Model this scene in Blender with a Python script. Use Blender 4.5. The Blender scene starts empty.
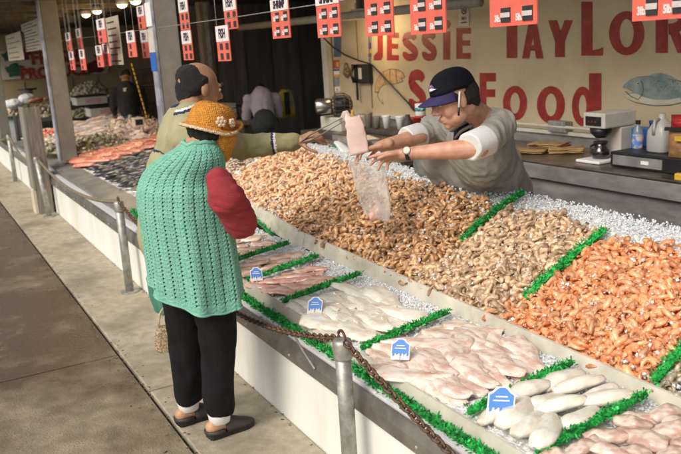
import bpy, bmesh, math, random
from mathutils import Vector, Matrix, noise
random.seed(7)
S = bpy.context.scene
COL = S.collection
PI = math.pi
# ---------------------------------------------------------------- camera
RIGHT = Vector((0.4808905, 0.87458761, -0.06197454))
UP = Vector((-0.16913328, 0.16188961, 0.97220661))
FWD = Vector((-0.86031288, 0.45704297, -0.22577304))
EYE = Vector((0, 0, 1.75)); FOC = 788.9; PW, PH = 681.0, 454.0
cd = bpy.data.cameras.new('camera'); cam = bpy.data.objects.new('camera', cd); COL.objects.link(cam)
m = Matrix((RIGHT, UP, -FWD)).transposed().to_4x4(); m.translation = EYE
cam.matrix_world = m
cd.sensor_width = 36; cd.lens = FOC / PW * 36; cd.clip_start = .05; cd.clip_end = 400
cd.dof.use_dof = True; cd.dof.focus_distance = 3.4; cd.dof.aperture_fstop = 4.5
S.camera = cam
# ---------------------------------------------------------------- light
wd = bpy.data.worlds.new('World'); S.world = wd; wd.use_nodes = True
nt = wd.node_tree; bg = nt.nodes['Background']
sky = nt.nodes.new('ShaderNodeTexSky'); sky.sky_type = 'NISHITA'; sky.sun_disc = False
SUN_EL, SUN_AZ = math.radians(42), math.radians(158)      # azimuth clockwise from +Y
sky.sun_elevation = SUN_EL; sky.sun_rotation = SUN_AZ
sky.air_density = 1.0; sky.dust_density = 3.0; sky.ozone_density = .6
hs_ = nt.nodes.new('ShaderNodeHueSaturation'); hs_.inputs['Saturation'].default_value = .35
nt.links.new(sky.outputs[0], hs_.inputs['Color']); nt.links.new(hs_.outputs[0], bg.inputs[0]); bg.inputs[1].default_value = .115
sd = bpy.data.lights.new('sun', 'SUN'); sd.energy = 2.0; sd.angle = math.radians(32); sd.color = (1, .93, .83)
so = bpy.data.objects.new('sun', sd); COL.objects.link(so)
sv = Vector((math.sin(SUN_AZ) * math.cos(SUN_EL), math.cos(SUN_AZ) * math.cos(SUN_EL), math.sin(SUN_EL)))
so.rotation_euler = sv.to_track_quat('Z', 'Y').to_euler(); so.location = (0, -5, 8)
S.view_settings.view_transform = 'Standard'; S.view_settings.look = 'None'
S.view_settings.exposure = 0.30; S.view_settings.gamma = 1

# ---------------------------------------------------------------- helpers
def P(px, py, **k):
    """point of the place that shows at photo pixel px,py on the plane x=, y= or z="""
    d = RIGHT * ((px - PW / 2) / FOC) + UP * (-(py - PH / 2) / FOC) + FWD
    a, v = list(k.items())[0]; i = 'xyz'.index(a)
    return EYE + d * ((v - EYE[i]) / d[i])
def PS(px, py, y0, z0, deg):
    d = RIGHT * ((px - PW / 2) / FOC) + UP * (-(py - PH / 2) / FOC) + FWD
    k = math.tan(math.radians(deg)); s = (z0 - EYE[2] + k * (EYE[1] - y0)) / (d[2] - k * d[1])
    return EYE + d * s
V = Vector
def nz(x, y=0, z=0, s=1): return noise.noise(V((x * s, y * s, z * s)))

def mat(name, col, rough=.6, metal=0, var=.12, sc=10, bump=0, bsc=60, tint=0, trans=0, sss=0, coat=0,
        col2=None, spec=.5, emit=0, stretch=None, dirt=None, dsc=2, alpha=1, thr=(.35, .65)):
    m = bpy.data.materials.new(name); m.use_nodes = True
    t = m.node_tree; N = t.nodes; L = t.links; b = N['Principled BSDF']
    c = V(col)
    lo = [max(0, x * (1 - var)) for x in c]; hi = [min(1, x * (1 + var)) for x in c]
    if col2: lo, hi = col, col2
    tc = N.new('ShaderNodeTexCoord'); src = tc.outputs['Object']
    if stretch:
        mp = N.new('ShaderNodeMapping'); mp.inputs['Scale'].default_value = stretch
        L.new(src, mp.inputs[0]); src = mp.outputs[0]
    n = N.new('ShaderNodeTexNoise'); n.inputs['Scale'].default_value = sc; n.inputs['Detail'].default_value = 6
    L.new(src, n.inputs['Vector'])
    r = N.new('ShaderNodeValToRGB'); r.color_ramp.elements[0].position = thr[0]; r.color_ramp.elements[1].position = thr[1]
    r.color_ramp.elements[0].color = (*lo, 1); r.color_ramp.elements[1].color = (*hi, 1)
    L.new(n.outputs['Fac'], r.inputs[0]); out = r.outputs[0]
    if dirt:
        n2 = N.new('ShaderNodeTexNoise'); n2.inputs['Scale'].default_value = dsc; n2.inputs['Detail'].default_value = 8
        n2.inputs['Roughness'].default_value = .65
        L.new(src, n2.inputs['Vector'])
        mr = N.new('ShaderNodeMapRange'); mr.inputs[1].default_value = .48; mr.inputs[2].default_value = .68
        L.new(n2.outputs['Fac'], mr.inputs[0])
        mx = N.new('ShaderNodeMix'); mx.data_type = 'RGBA'; L.new(mr.outputs[0], mx.inputs[0])
        L.new(out, mx.inputs[6]); mx.inputs[7].default_value = (*dirt, 1); out = mx.outputs[2]
    if tint:
        at = N.new('ShaderNodeAttribute'); at.attribute_name = 'tint'
        oi = N.new('ShaderNodeObjectInfo'); ad = N.new('ShaderNodeMath'); ad.operation = 'ADD'
        L.new(at.outputs['Fac'], ad.inputs[0]); L.new(oi.outputs['Random'], ad.inputs[1])
        fr = N.new('ShaderNodeMath'); fr.operation = 'FRACT'; L.new(ad.outputs[0], fr.inputs[0])
        mr = N.new('ShaderNodeMapRange'); mr.inputs[3].default_value = 1 - tint; mr.inputs[4].default_value = 1 + tint
        L.new(fr.outputs[0], mr.inputs[0])
        vm = N.new('ShaderNodeVectorMath'); vm.operation = 'SCALE'; L.new(out, vm.inputs[0]); L.new(mr.outputs[0], vm.inputs[3])
        out = vm.outputs[0]
    L.new(out, b.inputs['Base Color'])
    b.inputs['Roughness'].default_value = rough; b.inputs['Metallic'].default_value = metal
    b.inputs['Specular IOR Level'].default_value = spec
    b.inputs['Transmission Weight'].default_value = trans
    b.inputs['Alpha'].default_value = alpha
    if sss:
        b.inputs['Subsurface Weight'].default_value = sss; b.inputs['Subsurface Radius'].default_value = (.02, .008, .005)
        b.inputs['Subsurface Scale'].default_value = .5
    b.inputs['Coat Weight'].default_value = coat
    if emit:
        b.inputs['Emission Color'].default_value = (*col, 1); b.inputs['Emission Strength'].default_value = emit
    if bump:
        n3 = N.new('ShaderNodeTexNoise'); n3.inputs['Scale'].default_value = bsc; n3.inputs['Detail'].default_value = 5
        L.new(src, n3.inputs['Vector'])
        bp = N.new('ShaderNodeBump'); bp.inputs['Strength'].default_value = bump; bp.inputs['Distance'].default_value = .01
        L.new(n3.outputs['Fac'], bp.inputs['Height']); L.new(bp.outputs[0], b.inputs['Normal'])
    return m

def frame(d, up=V((0, 0, 1))):
    d = V(d).normalized()
    if abs(d.dot(up)) > .98: up = V((1, 0, 0))
    a = d.cross(up).normalized(); return a, a.cross(d).normalized(), d   # side, up, dir

class MB:
    def __init__(s): s.v = []; s.f = []; s.t = []; s.tv = 0.
    def add(s, vs, fs):
        o = len(s.v); s.v += [V(x) for x in vs]; s.t += [s.tv] * len(vs)
        s.f += [tuple(i + o for i in f) for f in fs]; return s
    def box(s, a, b):
        x0, y0, z0 = [min(a[i], b[i]) for i in range(3)]; x1, y1, z1 = [max(a[i], b[i]) for i in range(3)]
        return s.add([(x0,y0,z0),(x1,y0,z0),(x1,y1,z0),(x0,y1,z0),(x0,y0,z1),(x1,y0,z1),(x1,y1,z1),(x0,y1,z1)],
                     [(0,3,2,1),(4,5,6,7),(0,1,5,4),(1,2,6,5),(2,3,7,6),(3,0,4,7)])
    def cbox(s, c, size, rz=0, rx=0, ry=0):
        M = Matrix.Rotation(rz, 3, 'Z') @ Matrix.Rotation(rx, 3, 'X') @ Matrix.Rotation(ry, 3, 'Y'); c = V(c)
        h = V(size) / 2; vs = []
        for z in (-1, 1):
            for x, y in ((-1,-1),(1,-1),(1,1),(-1,1)): vs.append(c + M @ V((x*h.x, y*h.y, z*h.z)))
        return s.add(vs, [(0,3,2,1),(4,5,6,7),(0,1,5,4),(1,2,6,5),(2,3,7,6),(3,0,4,7)])
    def rings(s, R, cap=True, close=True):
        n = len(R[0]); vs = [p for r in R for p in r]; fs = []
        for i in range(len(R) - 1):
            for j in range(n if close else n - 1):
                k = (j + 1) % n; fs.append((i*n+j, i*n+k, (i+1)*n+k, (i+1)*n+j))
        if cap: fs += [tuple(range(n))[::-1], tuple((len(R)-1)*n + j for j in range(n))]
        return s.add(vs, fs)
    def tube(s, pts, r, n=8, cap=True, flat=1, up=V((0,0,1))):
        pts = [V(p) for p in pts]; R = []
        rr = r if hasattr(r, '__len__') else [r] * len(pts)
        for i, p in enumerate(pts):
            d = pts[min(i+1, len(pts)-1)] - pts[max(i-1, 0)]
            a, b, _ = frame(d, up)
            R.append([p + a * math.cos(2*PI*j/n) * rr[i] + b * math.sin(2*PI*j/n) * rr[i] * flat for j in range(n)])
        return s.rings(R, cap)
    def cap(s, a, b, ra, rb, n=14):
        """tapered limb with rounded ends"""
        a, b = V(a), V(b); L = (b - a).length; x, y, d = frame(b - a); R = []
        for k in range(5): t = PI/2 * (k + .3) / 5; R.append((a - d * ra * math.cos(t), ra * math.sin(t)))
        for k in range(5): t = k / 4; R.append((a.lerp(b, t), ra + (rb - ra) * t))
        for k in range(4, -1, -1): t = PI/2 * (k + .3) / 5; R.append((b + d * rb * math.cos(t), rb * math.sin(t)))
        return s.rings([[c + (x * math.cos(2*PI*j/n) + y * math.sin(2*PI*j/n)) * r for j in range(n)] for c, r in R])
    def ell(s, c, r, M=None, n=14, m=10):
        c = V(c); R = []
        for i in range(m):
            t = PI * (i + .5) / m
            ring = [V((r[0]*math.sin(t)*math.cos(2*PI*j/n), r[1]*math.sin(t)*math.sin(2*PI*j/n), -r[2]*math.cos(t))) for j in range(n)]
            R.append([c + (M @ p if M else p) for p in ring])
        return s.rings(R)
    def lathe(s, c, prof, n=20, M=None):
        c = V(c)
        return s.rings([[c + (M @ V((r*math.cos(2*PI*j/n), r*math.sin(2*PI*j/n), z)) if M else V((r*math.cos(2*PI*j/n), r*math.sin(2*PI*j/n), z))) for j in range(n)] for r, z in prof])
    def merge(s, other, M=None, tint=None):
        o = len(s.v); s.v += [(M @ p) if M else p for p in other.v]
        s.t += [tint if tint is not None else s.tv] * len(other.v)
        s.f += [tuple(i + o for i in f) for f in other.f]
    def prism(s, poly, d):
        """poly: planar 3D points; d: thickness vector"""
        n = len(poly); d = V(d); a = [V(p) for p in poly]; b = [p + d for p in a]
        return s.add(a + b, [tuple(range(n))[::-1], tuple(range(n, 2*n))] + [(i, (i+1) % n, n+(i+1) % n, n+i) for i in range(n)])
    def build(s, name, mt, parent=None, smooth=False, origin=None, bevel=0):
        me = bpy.data.meshes.new(name)
        wo = wloc(parent) if parent else (V(origin) if origin is not None else
             V((sum(p.x for p in s.v)/len(s.v), sum(p.y for p in s.v)/len(s.v), min(p.z for p in s.v))))
        me.from_pydata([tuple(p - wo) for p in s.v], [], s.f)
        bm = bmesh.new(); bm.from_mesh(me); bmesh.ops.recalc_face_normals(bm, faces=bm.faces); bm.to_mesh(me); bm.free()
        if any(s.t):
            at = me.attributes.new('tint', 'FLOAT', 'POINT'); at.data.foreach_set('value', s.t)
        if mt: me.materials.append(mt)
        if smooth: me.shade_smooth()
        o = bpy.data.objects.new(name, me); COL.objects.link(o)
        if parent: o.parent = parent
        else: o.location = wo
        if bevel:
            md = o.modifiers.new('bevel', 'BEVEL'); md.width = bevel; md.segments = 2; md.limit_method = 'ANGLE'
        return o
def wloc(o):
    v = V((0,0,0))
    while o: v = v + V(o.location); o = o.parent
    return v
def tag(o, label=None, cat=None, group=None, kind=None):
    if label: o['label'] = label
    if cat: o['category'] = cat
    if group: o['group'] = group
    if kind: o['kind'] = kind
    return o
def thing(name, label, cat, loc, group=None):
    o = bpy.data.objects.new(name, None); COL.objects.link(o); o.location = V(loc); o.empty_display_size = .1
    return tag(o, label, cat, group)
def remesh(mb, voxel, it=4, disp=None, fac=.5):
    """union of closed shapes as one continuous skin"""
    me = bpy.data.meshes.new('tmp'); me.from_pydata([tuple(p) for p in mb.v], [], mb.f)
    bm = bmesh.new(); bm.from_mesh(me); bmesh.ops.recalc_face_normals(bm, faces=bm.faces); bm.to_mesh(me); bm.free()
    o = bpy.data.objects.new('tmp', me); COL.objects.link(o)
    r = o.modifiers.new('r', 'REMESH'); r.mode = 'VOXEL'; r.voxel_size = voxel
    if it: q = o.modifiers.new('s', 'SMOOTH'); q.factor = fac; q.iterations = it
    dg = bpy.context.evaluated_depsgraph_get(); dg.update()
    e = o.evaluated_get(dg); m2 = bpy.data.meshes.new_from_object(e)
    out = MB(); ns = [v.normal.copy() for v in m2.vertices]
    for v, nn in zip(m2.vertices, ns):
        p = v.co.copy()
        if disp: p += nn * disp(p, nn)
        out.v.append(p)
    out.t = [0.] * len(out.v); out.f = [tuple(p.vertices) for p in m2.polygons]
    bpy.data.objects.remove(o); bpy.data.meshes.remove(m2)
    return out
def text_mb(txt, size, org, ux, uz, th=.002, align='CENTER', bold=0, squeeze=1):
    """lettering lying in the plane of ux (reading direction) and uz (up)"""
    c = bpy.data.curves.new('t', 'FONT'); c.body = txt; c.size = size; c.align_x = align; c.align_y = 'CENTER'
    c.extrude = th / 2; c.offset = bold; c.resolution_u = 3
    o = bpy.data.objects.new('t', c); COL.objects.link(o)
    dg = bpy.context.evaluated_depsgraph_get(); dg.update()
    m2 = bpy.data.meshes.new_from_object(o.evaluated_get(dg)); out = MB()
    ux = V(ux).normalized(); uz = V(uz).normalized(); n = ux.cross(uz)
    out.v = [V(org) + ux * v.co.x * squeeze + uz * v.co.y + n * v.co.z for v in m2.vertices]
    out.t = [0.] * len(out.v); out.f = [tuple(p.vertices) for p in m2.polygons]
    bpy.data.objects.remove(o); bpy.data.meshes.remove(m2); bpy.data.curves.remove(c)
    return out

# ---------------------------------------------------------------- materials
M = {}
M['road'] = mat('road', (.27,.215,.145), .42, var=.25, sc=9, bump=.6, bsc=90, dirt=(.085,.045,.018), dsc=1.0, thr=(.3,.7))
def wet_far(m):
    # the road is wet and darker farther along the stalls
    t = m.node_tree; N = t.nodes; L = t.links; mx = [n for n in N if n.type == 'MIX'][0]; mr = mx.inputs[0].links[0].from_node
    nf = mr.inputs[0].links[0].from_socket; tc = [n for n in N if n.type == 'TEX_COORD'][0]; sx = N.new('ShaderNodeSeparateXYZ'); L.new(tc.outputs['Object'], sx.inputs[0])
    g = N.new('ShaderNodeMapRange'); g.inputs[1].default_value = -3.2; g.inputs[2].default_value = -5.2; g.inputs[3].default_value = -.06; g.inputs[4].default_value = .16; L.new(sx.outputs[0], g.inputs[0])
    ad = N.new('ShaderNodeMath'); L.new(nf, ad.inputs[0]); L.new(g.outputs[0], ad.inputs[1]); L.new(ad.outputs[0], mr.inputs[0])
    rr = N.new('ShaderNodeMapRange'); rr.inputs[3].default_value = .62; rr.inputs[4].default_value = .14; L.new(mr.outputs[0], rr.inputs[0]); L.new(rr.outputs[0], N['Principled BSDF'].inputs['Roughness'])
wet_far(M['road'])
M['walk'] = mat('walk', (.38,.325,.235), .75, var=.16, sc=14, bump=.35, bsc=70, dirt=(.21,.175,.125), dsc=1.6)
M['gap'] = mat('gap', (.03,.025,.02), .9)
M['deck'] = mat('deck', (.09,.08,.07), .7, var=.3)
M['panel'] = mat('panel', (.80,.78,.72), .5, var=.04, sc=3, dirt=(.70,.66,.58), dsc=1.8, stretch=(1.5,1,.35))
M['steel'] = mat('steel', (.34,.31,.27), .42, .75, var=.22, sc=7, bump=.1, bsc=40, dirt=(.22,.19,.16), dsc=5)
M['galv'] = mat('galv', (.40,.39,.35), .5, .55, var=.25, sc=25, dirt=(.26,.24,.2), dsc=9)
M['rust'] = mat('rust', (.13,.075,.045), .6, .4, var=.4, sc=60)
M['rope'] = mat('rope', (.24,.19,.13), .8, .2, var=.3, sc=60)
M['wood'] = mat('wood', (.23,.19,.15), .75, var=.3, sc=6, stretch=(8,8,.6), bump=.25, bsc=30)
M['woodin'] = mat('woodin', (.10,.075,.055), .8, var=.3, sc=6, stretch=(8,8,.6))
M['post'] = mat('post', (.27,.24,.195), .6, var=.12, sc=5, dirt=(.18,.16,.13), dsc=2)
M['whitestrip'] = mat('whitestrip', (.74,.73,.72), .6, var=.06, sc=30, bump=.3, bsc=120)
M['plastic'] = mat('plastic', (.62,.58,.48), .25, var=.15, sc=6, coat=.3, dirt=(.42,.38,.3), dsc=4)
M['grass'] = mat('grass', (.018,.33,.055), .5, var=.5, sc=40, tint=.45)
M['ice'] = mat('ice', (.84,.82,.79), .22, var=.14, sc=30, bump=.9, bsc=110, sss=.3, coat=.3)
M['icechip'] = mat('icechip', (.93,.92,.90), .22, var=.04, trans=.2, sss=.4, coat=.25, tint=.05)
M['wall'] = mat('wall', (.54,.44,.28), .55, var=.05, sc=2, dirt=(.44,.34,.19), dsc=1.5, bump=.08, bsc=12)
M['paint'] = mat('paint', (.27,.020,.015), .5, var=.18, sc=14, dirt=(.36,.05,.04), dsc=8)
M['dark'] = mat('dark', (.05,.043,.035), .7, var=.3, sc=4, stretch=(3,3,.5))
M['dark2'] = mat('dark2', (.035,.028,.022), .8, var=.3, sc=4)
M['seam'] = mat('seam', (.16,.12,.07), .7)
M['cream'] = mat('cream', (.62,.54,.40), .5, var=.06)
M['ceil'] = mat('ceil', (.12,.09,.055), .8, var=.2, sc=3, stretch=(.5,6,1))
M['black'] = mat('black', (.012,.012,.013), .45, var=.3)
M['white'] = mat('white', (.78,.77,.74), .5, var=.04)
M['offwhite'] = mat('offwhite', (.58,.54,.46), .5, var=.08)
M['signred'] = mat('signred', (.74,.14,.095), .5, var=.08, sc=20)
M['signwhite'] = mat('signwhite', (.76,.70,.66), .5, var=.04)
M['ink'] = mat('ink', (.03,.012,.03), .6)
M['panelblack'] = mat('panelblack', (.03,.032,.03), .4, var=.3, sc=80)
M['slot'] = mat('slot', (.60,.52,.50), .5)
M['stain'] = mat('stain', (.30,.285,.26), .4, .35, var=.22, sc=5, bump=.08, bsc=20, dirt=(.22,.2,.18), dsc=3, stretch=(1,1,3))
M['counterT'] = mat('counterT', (.20,.16,.12), .3, .7, var=.4, sc=5)
M['blue'] = mat('blue', (.02,.13,.45), .4, var=.1)
M['tagblue'] = mat('tagblue', (.06,.22,.60), .45, var=.06)
M['glass'] = mat('glass', (.8,.8,.8), .1, trans=.9)
M['lamp'] = mat('lamp', (1,.75,.42), .4, emit=9)
print('materials ok')
# ================================================================ SETTING
def sheet(name, x0, x1, y0, y1, z, mt, kind='structure', nx=1, ny=1, f=None):
    mb = MB(); vs = []; fs = []
    for i in range(nx + 1):
        for j in range(ny + 1):
            x = x0 + (x1 - x0) * i / nx; y = y0 + (y1 - y0) * j / ny
            vs.append((x, y, z + (f(x, y) if f else 0)))
    for i in range(nx):
        for j in range(ny): fs.append((i*(ny+1)+j, (i+1)*(ny+1)+j, (i+1)*(ny+1)+j+1, i*(ny+1)+j+1))
    o = mb.add(vs, fs).build(name, mt, origin=(0, 0, z)); tag(o, kind=kind); return o
sheet('ground', -120, 60, -120, 120, -.5, M['deck'])
mb = MB()
for x0, x1 in ((-60, -4.65), (-4.64, 8)): mb.box((x0, -14, -.3), (x1, .878, -.006))
tag(mb.build('road', M['road'], origin=(0,0,0)), kind='structure')
tag(MB().box((-60, -14, -.4), (8, 1.40, -.03)).build('ground_bed', M['gap'], origin=(0,0,0)), kind='structure')
mb = MB()
for x0, x1 in ((-60,-22), (-21.985,-16.1), (-16.085,-10.2), (-10.185,-4.0), (-3.985,2.2), (2.215,8)): mb.box((x0, .90, -.25), (x1, 1.372, 0))
tag(mb.build('sidewalk', M['walk'], origin=(0,0,0), bevel=.006), kind='structure')
tag(MB().box((-30, 1.5, -.3), (3, 12, -.15)).build('floor', M['deck'], origin=(0,0,-.15)), kind='structure')
tag(MB().box((-22, 3.1, 2.52), (3, 12, 2.6)).build('ceiling', M['dark2'], origin=(0,0,2.5)), kind='structure')
mb = MB().box((-30, .9, 2.50), (-8.6, 3.1, 2.56)).box((-8.6, 2.9, 2.62), (3, 3.1, 2.68))
for i in range(24): mb.box((-30 + i*.92, .92, 2.44), (-29.94 + i*.92, 3.09, 2.498))
tag(mb.build('ceiling_boards', M['ceil'], origin=(0,0,2.6)), kind='structure')

# painted shop wall > frame, lettering, pictures
wall = thing('painted_shop_wall', 'cream painted plywood wall with big dark red hand lettering behind the vendor', 'wall', (-5, 4.75, -.15))
MB().box((-8.93, 4.75, -.15), (3, 4.83, 2.52)).build('wall_board', M['wall'], wall)
MB().box((-9.06, 4.70, .95), (-8.93, 4.84, 2.52)).build('corner_frame', M['offwhite'], wall, bevel=.005)
MB().box((-8.87, 4.742, .95), (-8.85, 4.7495, 2.5)).box((-7.96, 4.742, 1.0), (-7.945, 4.7495, 2.3)).box((-8.23,4.743,1.55),(-8.22,4.7495,2.2)).build('board_seam', M['seam'], wall)
mb = MB().box((-8.8, 4.70, .905), (-4.05, 4.7495, .935)).tube([(-6.6, 4.67, .975), (-5.4, 4.67, .975), (-4.2, 4.67, .975), (-3.2,4.67,.975)], .013)
mb.build('wall_rail', M['offwhite'], wall)

# letters: strokes in a unit cell, mapped on the wall through four measured corners
YW = 4.7488
def ribbon(pts, w, closed=False):
    """flat stroke outline -> list of quads in unit cell; w: width(s)"""
    n = len(pts); ws = w if hasattr(w, '__len__') else [w] * n; L = []; R = []
    for i, p in enumerate(pts):
        a = pts[(i-1) % n] if (closed or i) else p; b = pts[(i+1) % n] if (closed or i < n-1) else p
        d = V((b[0]-a[0], (b[1]-a[1]), 0))
        d = d.normalized() if d.length else V((1,0,0)); nn = V((-d.y, d.x, 0)) * ws[i] / 2
        L.append((p[0]+nn.x, p[1]+nn.y)); R.append((p[0]-nn.x, p[1]-nn.y))
    k = n if closed else n - 1
    return [[L[i], L[(i+1) % n], R[(i+1) % n], R[i]] for i in range(k)]
def ringq(cx, cy, rx, ry, ix, iy, n=36):
    f = lambda a, x, y: (cx + x*math.cos(a), cy + y*math.sin(a))
    return [[f(2*PI*i/n, rx, ry), f(2*PI*(i+1)/n, rx, ry), f(2*PI*(i+1)/n, ix, iy), f(2*PI*i/n, ix, iy)] for i in range(n)]
def disc(cx, cy, rx, ry, n=20):
    return [[(cx + rx*math.cos(2*PI*i/n), cy + ry*math.sin(2*PI*i/n)) for i in range(n)]]
def rc(x0, y0, x1, y1): return [[(x0,y0),(x1,y0),(x1,y1),(x0,y1)]]
def sarc(cx, cy, rx, ry, a0, a1, n=12): return [(cx + rx*math.cos(math.radians(a0+(a1-a0)*i/n)), cy + ry*math.sin(math.radians(a0+(a1-a0)*i/n))) for i in range(n+1)]
Sp = sarc(.5,.72,.33,.17, 10, 200, 12) + sarc(.5,.27,.34,.17, 60, -190, 14)
G = {
 'J': rc(.42,.12,1,1) + [[(0,0),(.80,0),(1,.12),(.42,.2)],[(0,0),(.42,.2),(.42,.3),(.02,.16)]],
 'E': rc(0,0,.42,1) + rc(.42,0,1,.19) + rc(.42,.42,.95,.6) + rc(.42,.81,1,1),
 'F': rc(0,0,.42,1) + rc(.42,.44,.95,.62) + rc(.42,.80,1,1),
 'S': ribbon(Sp, [.2]+[.26]*7+[.30]*12+[.26]*7+[.2]),
 'i': rc(0,0,1,.84) + disc(.5,1.05,.55,.13),
 'T': rc(.33,0,.70,1) + rc(0,.86,1,1),
 'A': [[(0,0),(.34,0),(.62,1),(.30,1)],[(.66,0),(1,0),(.70,1),(.40,1)]] + rc(.3,.22,.72,.38),
 'Y': [[(.28,0),(.68,0),(.68,.5),(.28,.5)],[(0,1),(.36,1),(.66,.42),(.28,.42)],[(.66,1),(1,1),(.68,.42),(.36,.42)]],
 'L': rc(0,0,.52,1) + [[(.52,0),(1,.0),(1,.16),(.52,.06)]] + [[(0,0),(.52,0),(1,0),(1,.14),(.52,.10)]],
 'O': ringq(.5,.5,.5,.5,.2,.32),
 'o': ringq(.5,.5,.5,.5,.2,.30),
 'R': rc(0,0,.38,1) + ribbon(sarc(.4,.72,.42,.2,90,-90), .24) + [[(.4,.5),(.7,.5),(1.05,0),(.68,0)]],
 'e': ringq(.5,.5,.5,.5,.2,.30)[2:] + rc(.2,.42,.8,.56),
 'a': ringq(.42,.42,.42,.42,.16,.24) + rc(.66,0,1,.9),
 'd': ringq(.36,.36,.36,.38,.13,.22) + rc(.58,.02,1,1),
}
def letter(ch, l, r, t, b, skew=0):
    mb = MB(); n = V((0, -.0010, 0))
    for i, q in enumerate(G[ch]):
        pts = [P(l + (r-l)*u + skew*(v), b + (t-b)*v, y=YW) for u, v in q]
        mb.prism([p - V((0, .00004*i, 0)) for p in pts], n)
    return mb
def lettering(name, specs, lab):
    mb = MB()
    for s_ in specs: mb.merge(letter(*s_))
    tag(mb.build(name, M['paint'], wall), lab)
lettering('lettering', [('J',373.6,382.9,32,60.2),('E',386.9,398.8,32.6,60.2),('S',402,418,32,60.2),('S',421.3,437,31,60.2),('i',443.1,450.2,26,59.7),('E',456.3,470.8,27.8,58.8)], 'first word of the dark red name, capitals of even height')
lettering('lettering', [('T',497,526,17,58),('A',522,543.5,23,58.5),('Y',548,573,20,57),('L',581.3,603,1.5,55.6),('O',609,644.4,11,55.2),('R',655.6,688,7,53)], 'second word of the dark red name, with an oversized L, O and R')
lettering('lettering', [('S',408,426.5,70,111),('e',431,450,86,118),('a',453,473,86,118),('F',479.6,496,72.8,116),('o',503,527.2,85.6,120.4),('o',537,565,86,123.6),('d',572,601.5,73,125)], 'lower word of the dark red lettering in mixed capitals')
# painted salmon and painted shrimp (flat pictures on the wall)
def flat(pts, name, mt, off=.004, th=.002, parent=wall, lab=None):
    q = [P(x, y, y=4.75) for x, y in pts]
    o = MB().prism([p - V((0, off, 0)) for p in q], (0, -th, 0)).build(name, mt, parent)
    if lab: tag(o, lab)
    return o
M['fishpaint'] = mat('fishpaint', (.33,.37,.31), .5, var=.3, sc=9, col2=(.16,.22,.21))
M['fishbelly'] = mat('fishbelly', (.55,.50,.38), .5, var=.1)
M['shrimppaint'] = mat('shrimppaint', (.52,.33,.15), .5, var=.2, sc=25)
fb = [(622.8,87.5),(625,84),(630,80),(637,77.5),(646,76.5),(655,77),(665,78),(675,80),(690,84),(704,82),(703,103),(690,99),(680,103),(670,105),(655,105.5),(645,104),(636,102),(629,99),(624,95),(627,94.5),(631,92.5),(634,91),(628,88.5)]
flat([(x+ (.9 if i<10 else -.6 if 10<i<13 else 0), y + (-.7 if i < 10 else .7)) for i, (x, y) in enumerate(fb)], 'fish_outline', M['seam'], .002, .001)
flat(fb, 'painted_fish', M['fishpaint'], lab='painted grey green salmon with open mouth')
flat([(624,95.2),(629,99),(636,101.6),(645,103.4),(655,104.8),(670,104.4),(682,102),(681,97.5),(668,99.8),(655,99.5),(645,97),(637,93.5),(633,93.5)], 'fish_belly', M['fishbelly'], .0065, .001)
flat([(648,76.2),(655,73.2),(662,72.8),(672,76),(678,80),(668,78.2),(658,77)], 'fish_fin', M['fishpaint'])
mb = MB(); mb.tube([P(x, y, y=4.742) for x, y in [(640.5,80.5),(642.5,84),(643.4,89),(642,95),(638,99.6),(631,96.4),(625.4,91.4)]], .0035, 4); mb.build('gill_line', M['seam'], wall)
mb = MB(); c = P(638, 83.6, y=4.742); mb.lathe(c, [(.012,0),(.012,.002)], 12, Matrix.Rotation(PI/2, 3, 'X')); mb.build('eye', M['cream'], wall)
mb = MB(); c = P(638, 83.6, y=4.739); mb.lathe(c, [(.006,0),(.006,.002)], 10, Matrix.Rotation(PI/2, 3, 'X')); mb.build('pupil', M['black'], wall)
random.seed(3); mb = MB()
for i in range(60):
    c = P(random.uniform(645, 690), random.uniform(80, 92), y=4.7425); mb.cbox(c, (.006,.001,.006))
mb.build('scale_spots', M['seam'], wall)
sp = [(375.6,91.5),(375.8,85),(378,78),(383,72),(390,69.2),(398,70),(403,73),(404.6,77),(401,78.4),(403,80.6),(399,82.6),(392,84),(385,84),(380.5,87),(379,92)]
flat([(x+(x-390)*.045, y+(y-79)*.07) for x, y in sp], 'shrimp_outline', M['seam'], .002, .001)
flat(sp, 'painted_shrimp', M['shrimppaint'], lab='painted tan shrimp outlined in brown')
mb = MB()
for cr in ([(378,92),(377.5,96),(380,101),(383,104),(382,100)],[(384,71.4),(383,76),(386,84)],[(390,69.4),(389.5,76),(391,84)],[(396,69.8),(396,76),(397,83)]): mb.tube([P(x, y, y=4.741) for x, y in cr], .0028, 4)
mb.build('shrimp_lines', M['seam'], wall)
# stickers / notices on the wall
M['stickblue'] = mat('stickblue', (.05,.09,.18), .4, var=.6, sc=30)
M['stickred'] = mat('stickred', (.45,.04,.03), .4); M['stickyel'] = mat('stickyel', (.65,.38,.04), .4); M['stickgrey'] = mat('stickgrey', (.25,.25,.27), .4, var=.4, sc=60)
M['sticknavy'] = mat('sticknavy', (.03,.06,.25), .4)
def sticker(l, r, t, b, mt, off=.003): return [P(l,b,y=4.75-off), P(r,b-.3,y=4.75-off), P(r,t-.3,y=4.75-off), P(l,t,y=4.75-off)]
st = thing('card_stickers', 'vertical strip of small payment card stickers beside the corner frame', 'stickers', P(336, 92, y=4.745))
for l, r, t, b, k, o_ in ((334,341,36,57,'stickblue',.003),(333,339.3,60,68.5,'stickred',.003),(333,339.3,69.3,76.5,'signwhite',.003),(333.1,339.3,77.5,86,'stickgrey',.003),(334,340.5,87,91.5,'signwhite',.003)):
    MB().prism(sticker(l, r, t, b, M[k], o_), (0,-.002,0)).build('sticker', M[k], st)
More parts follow.
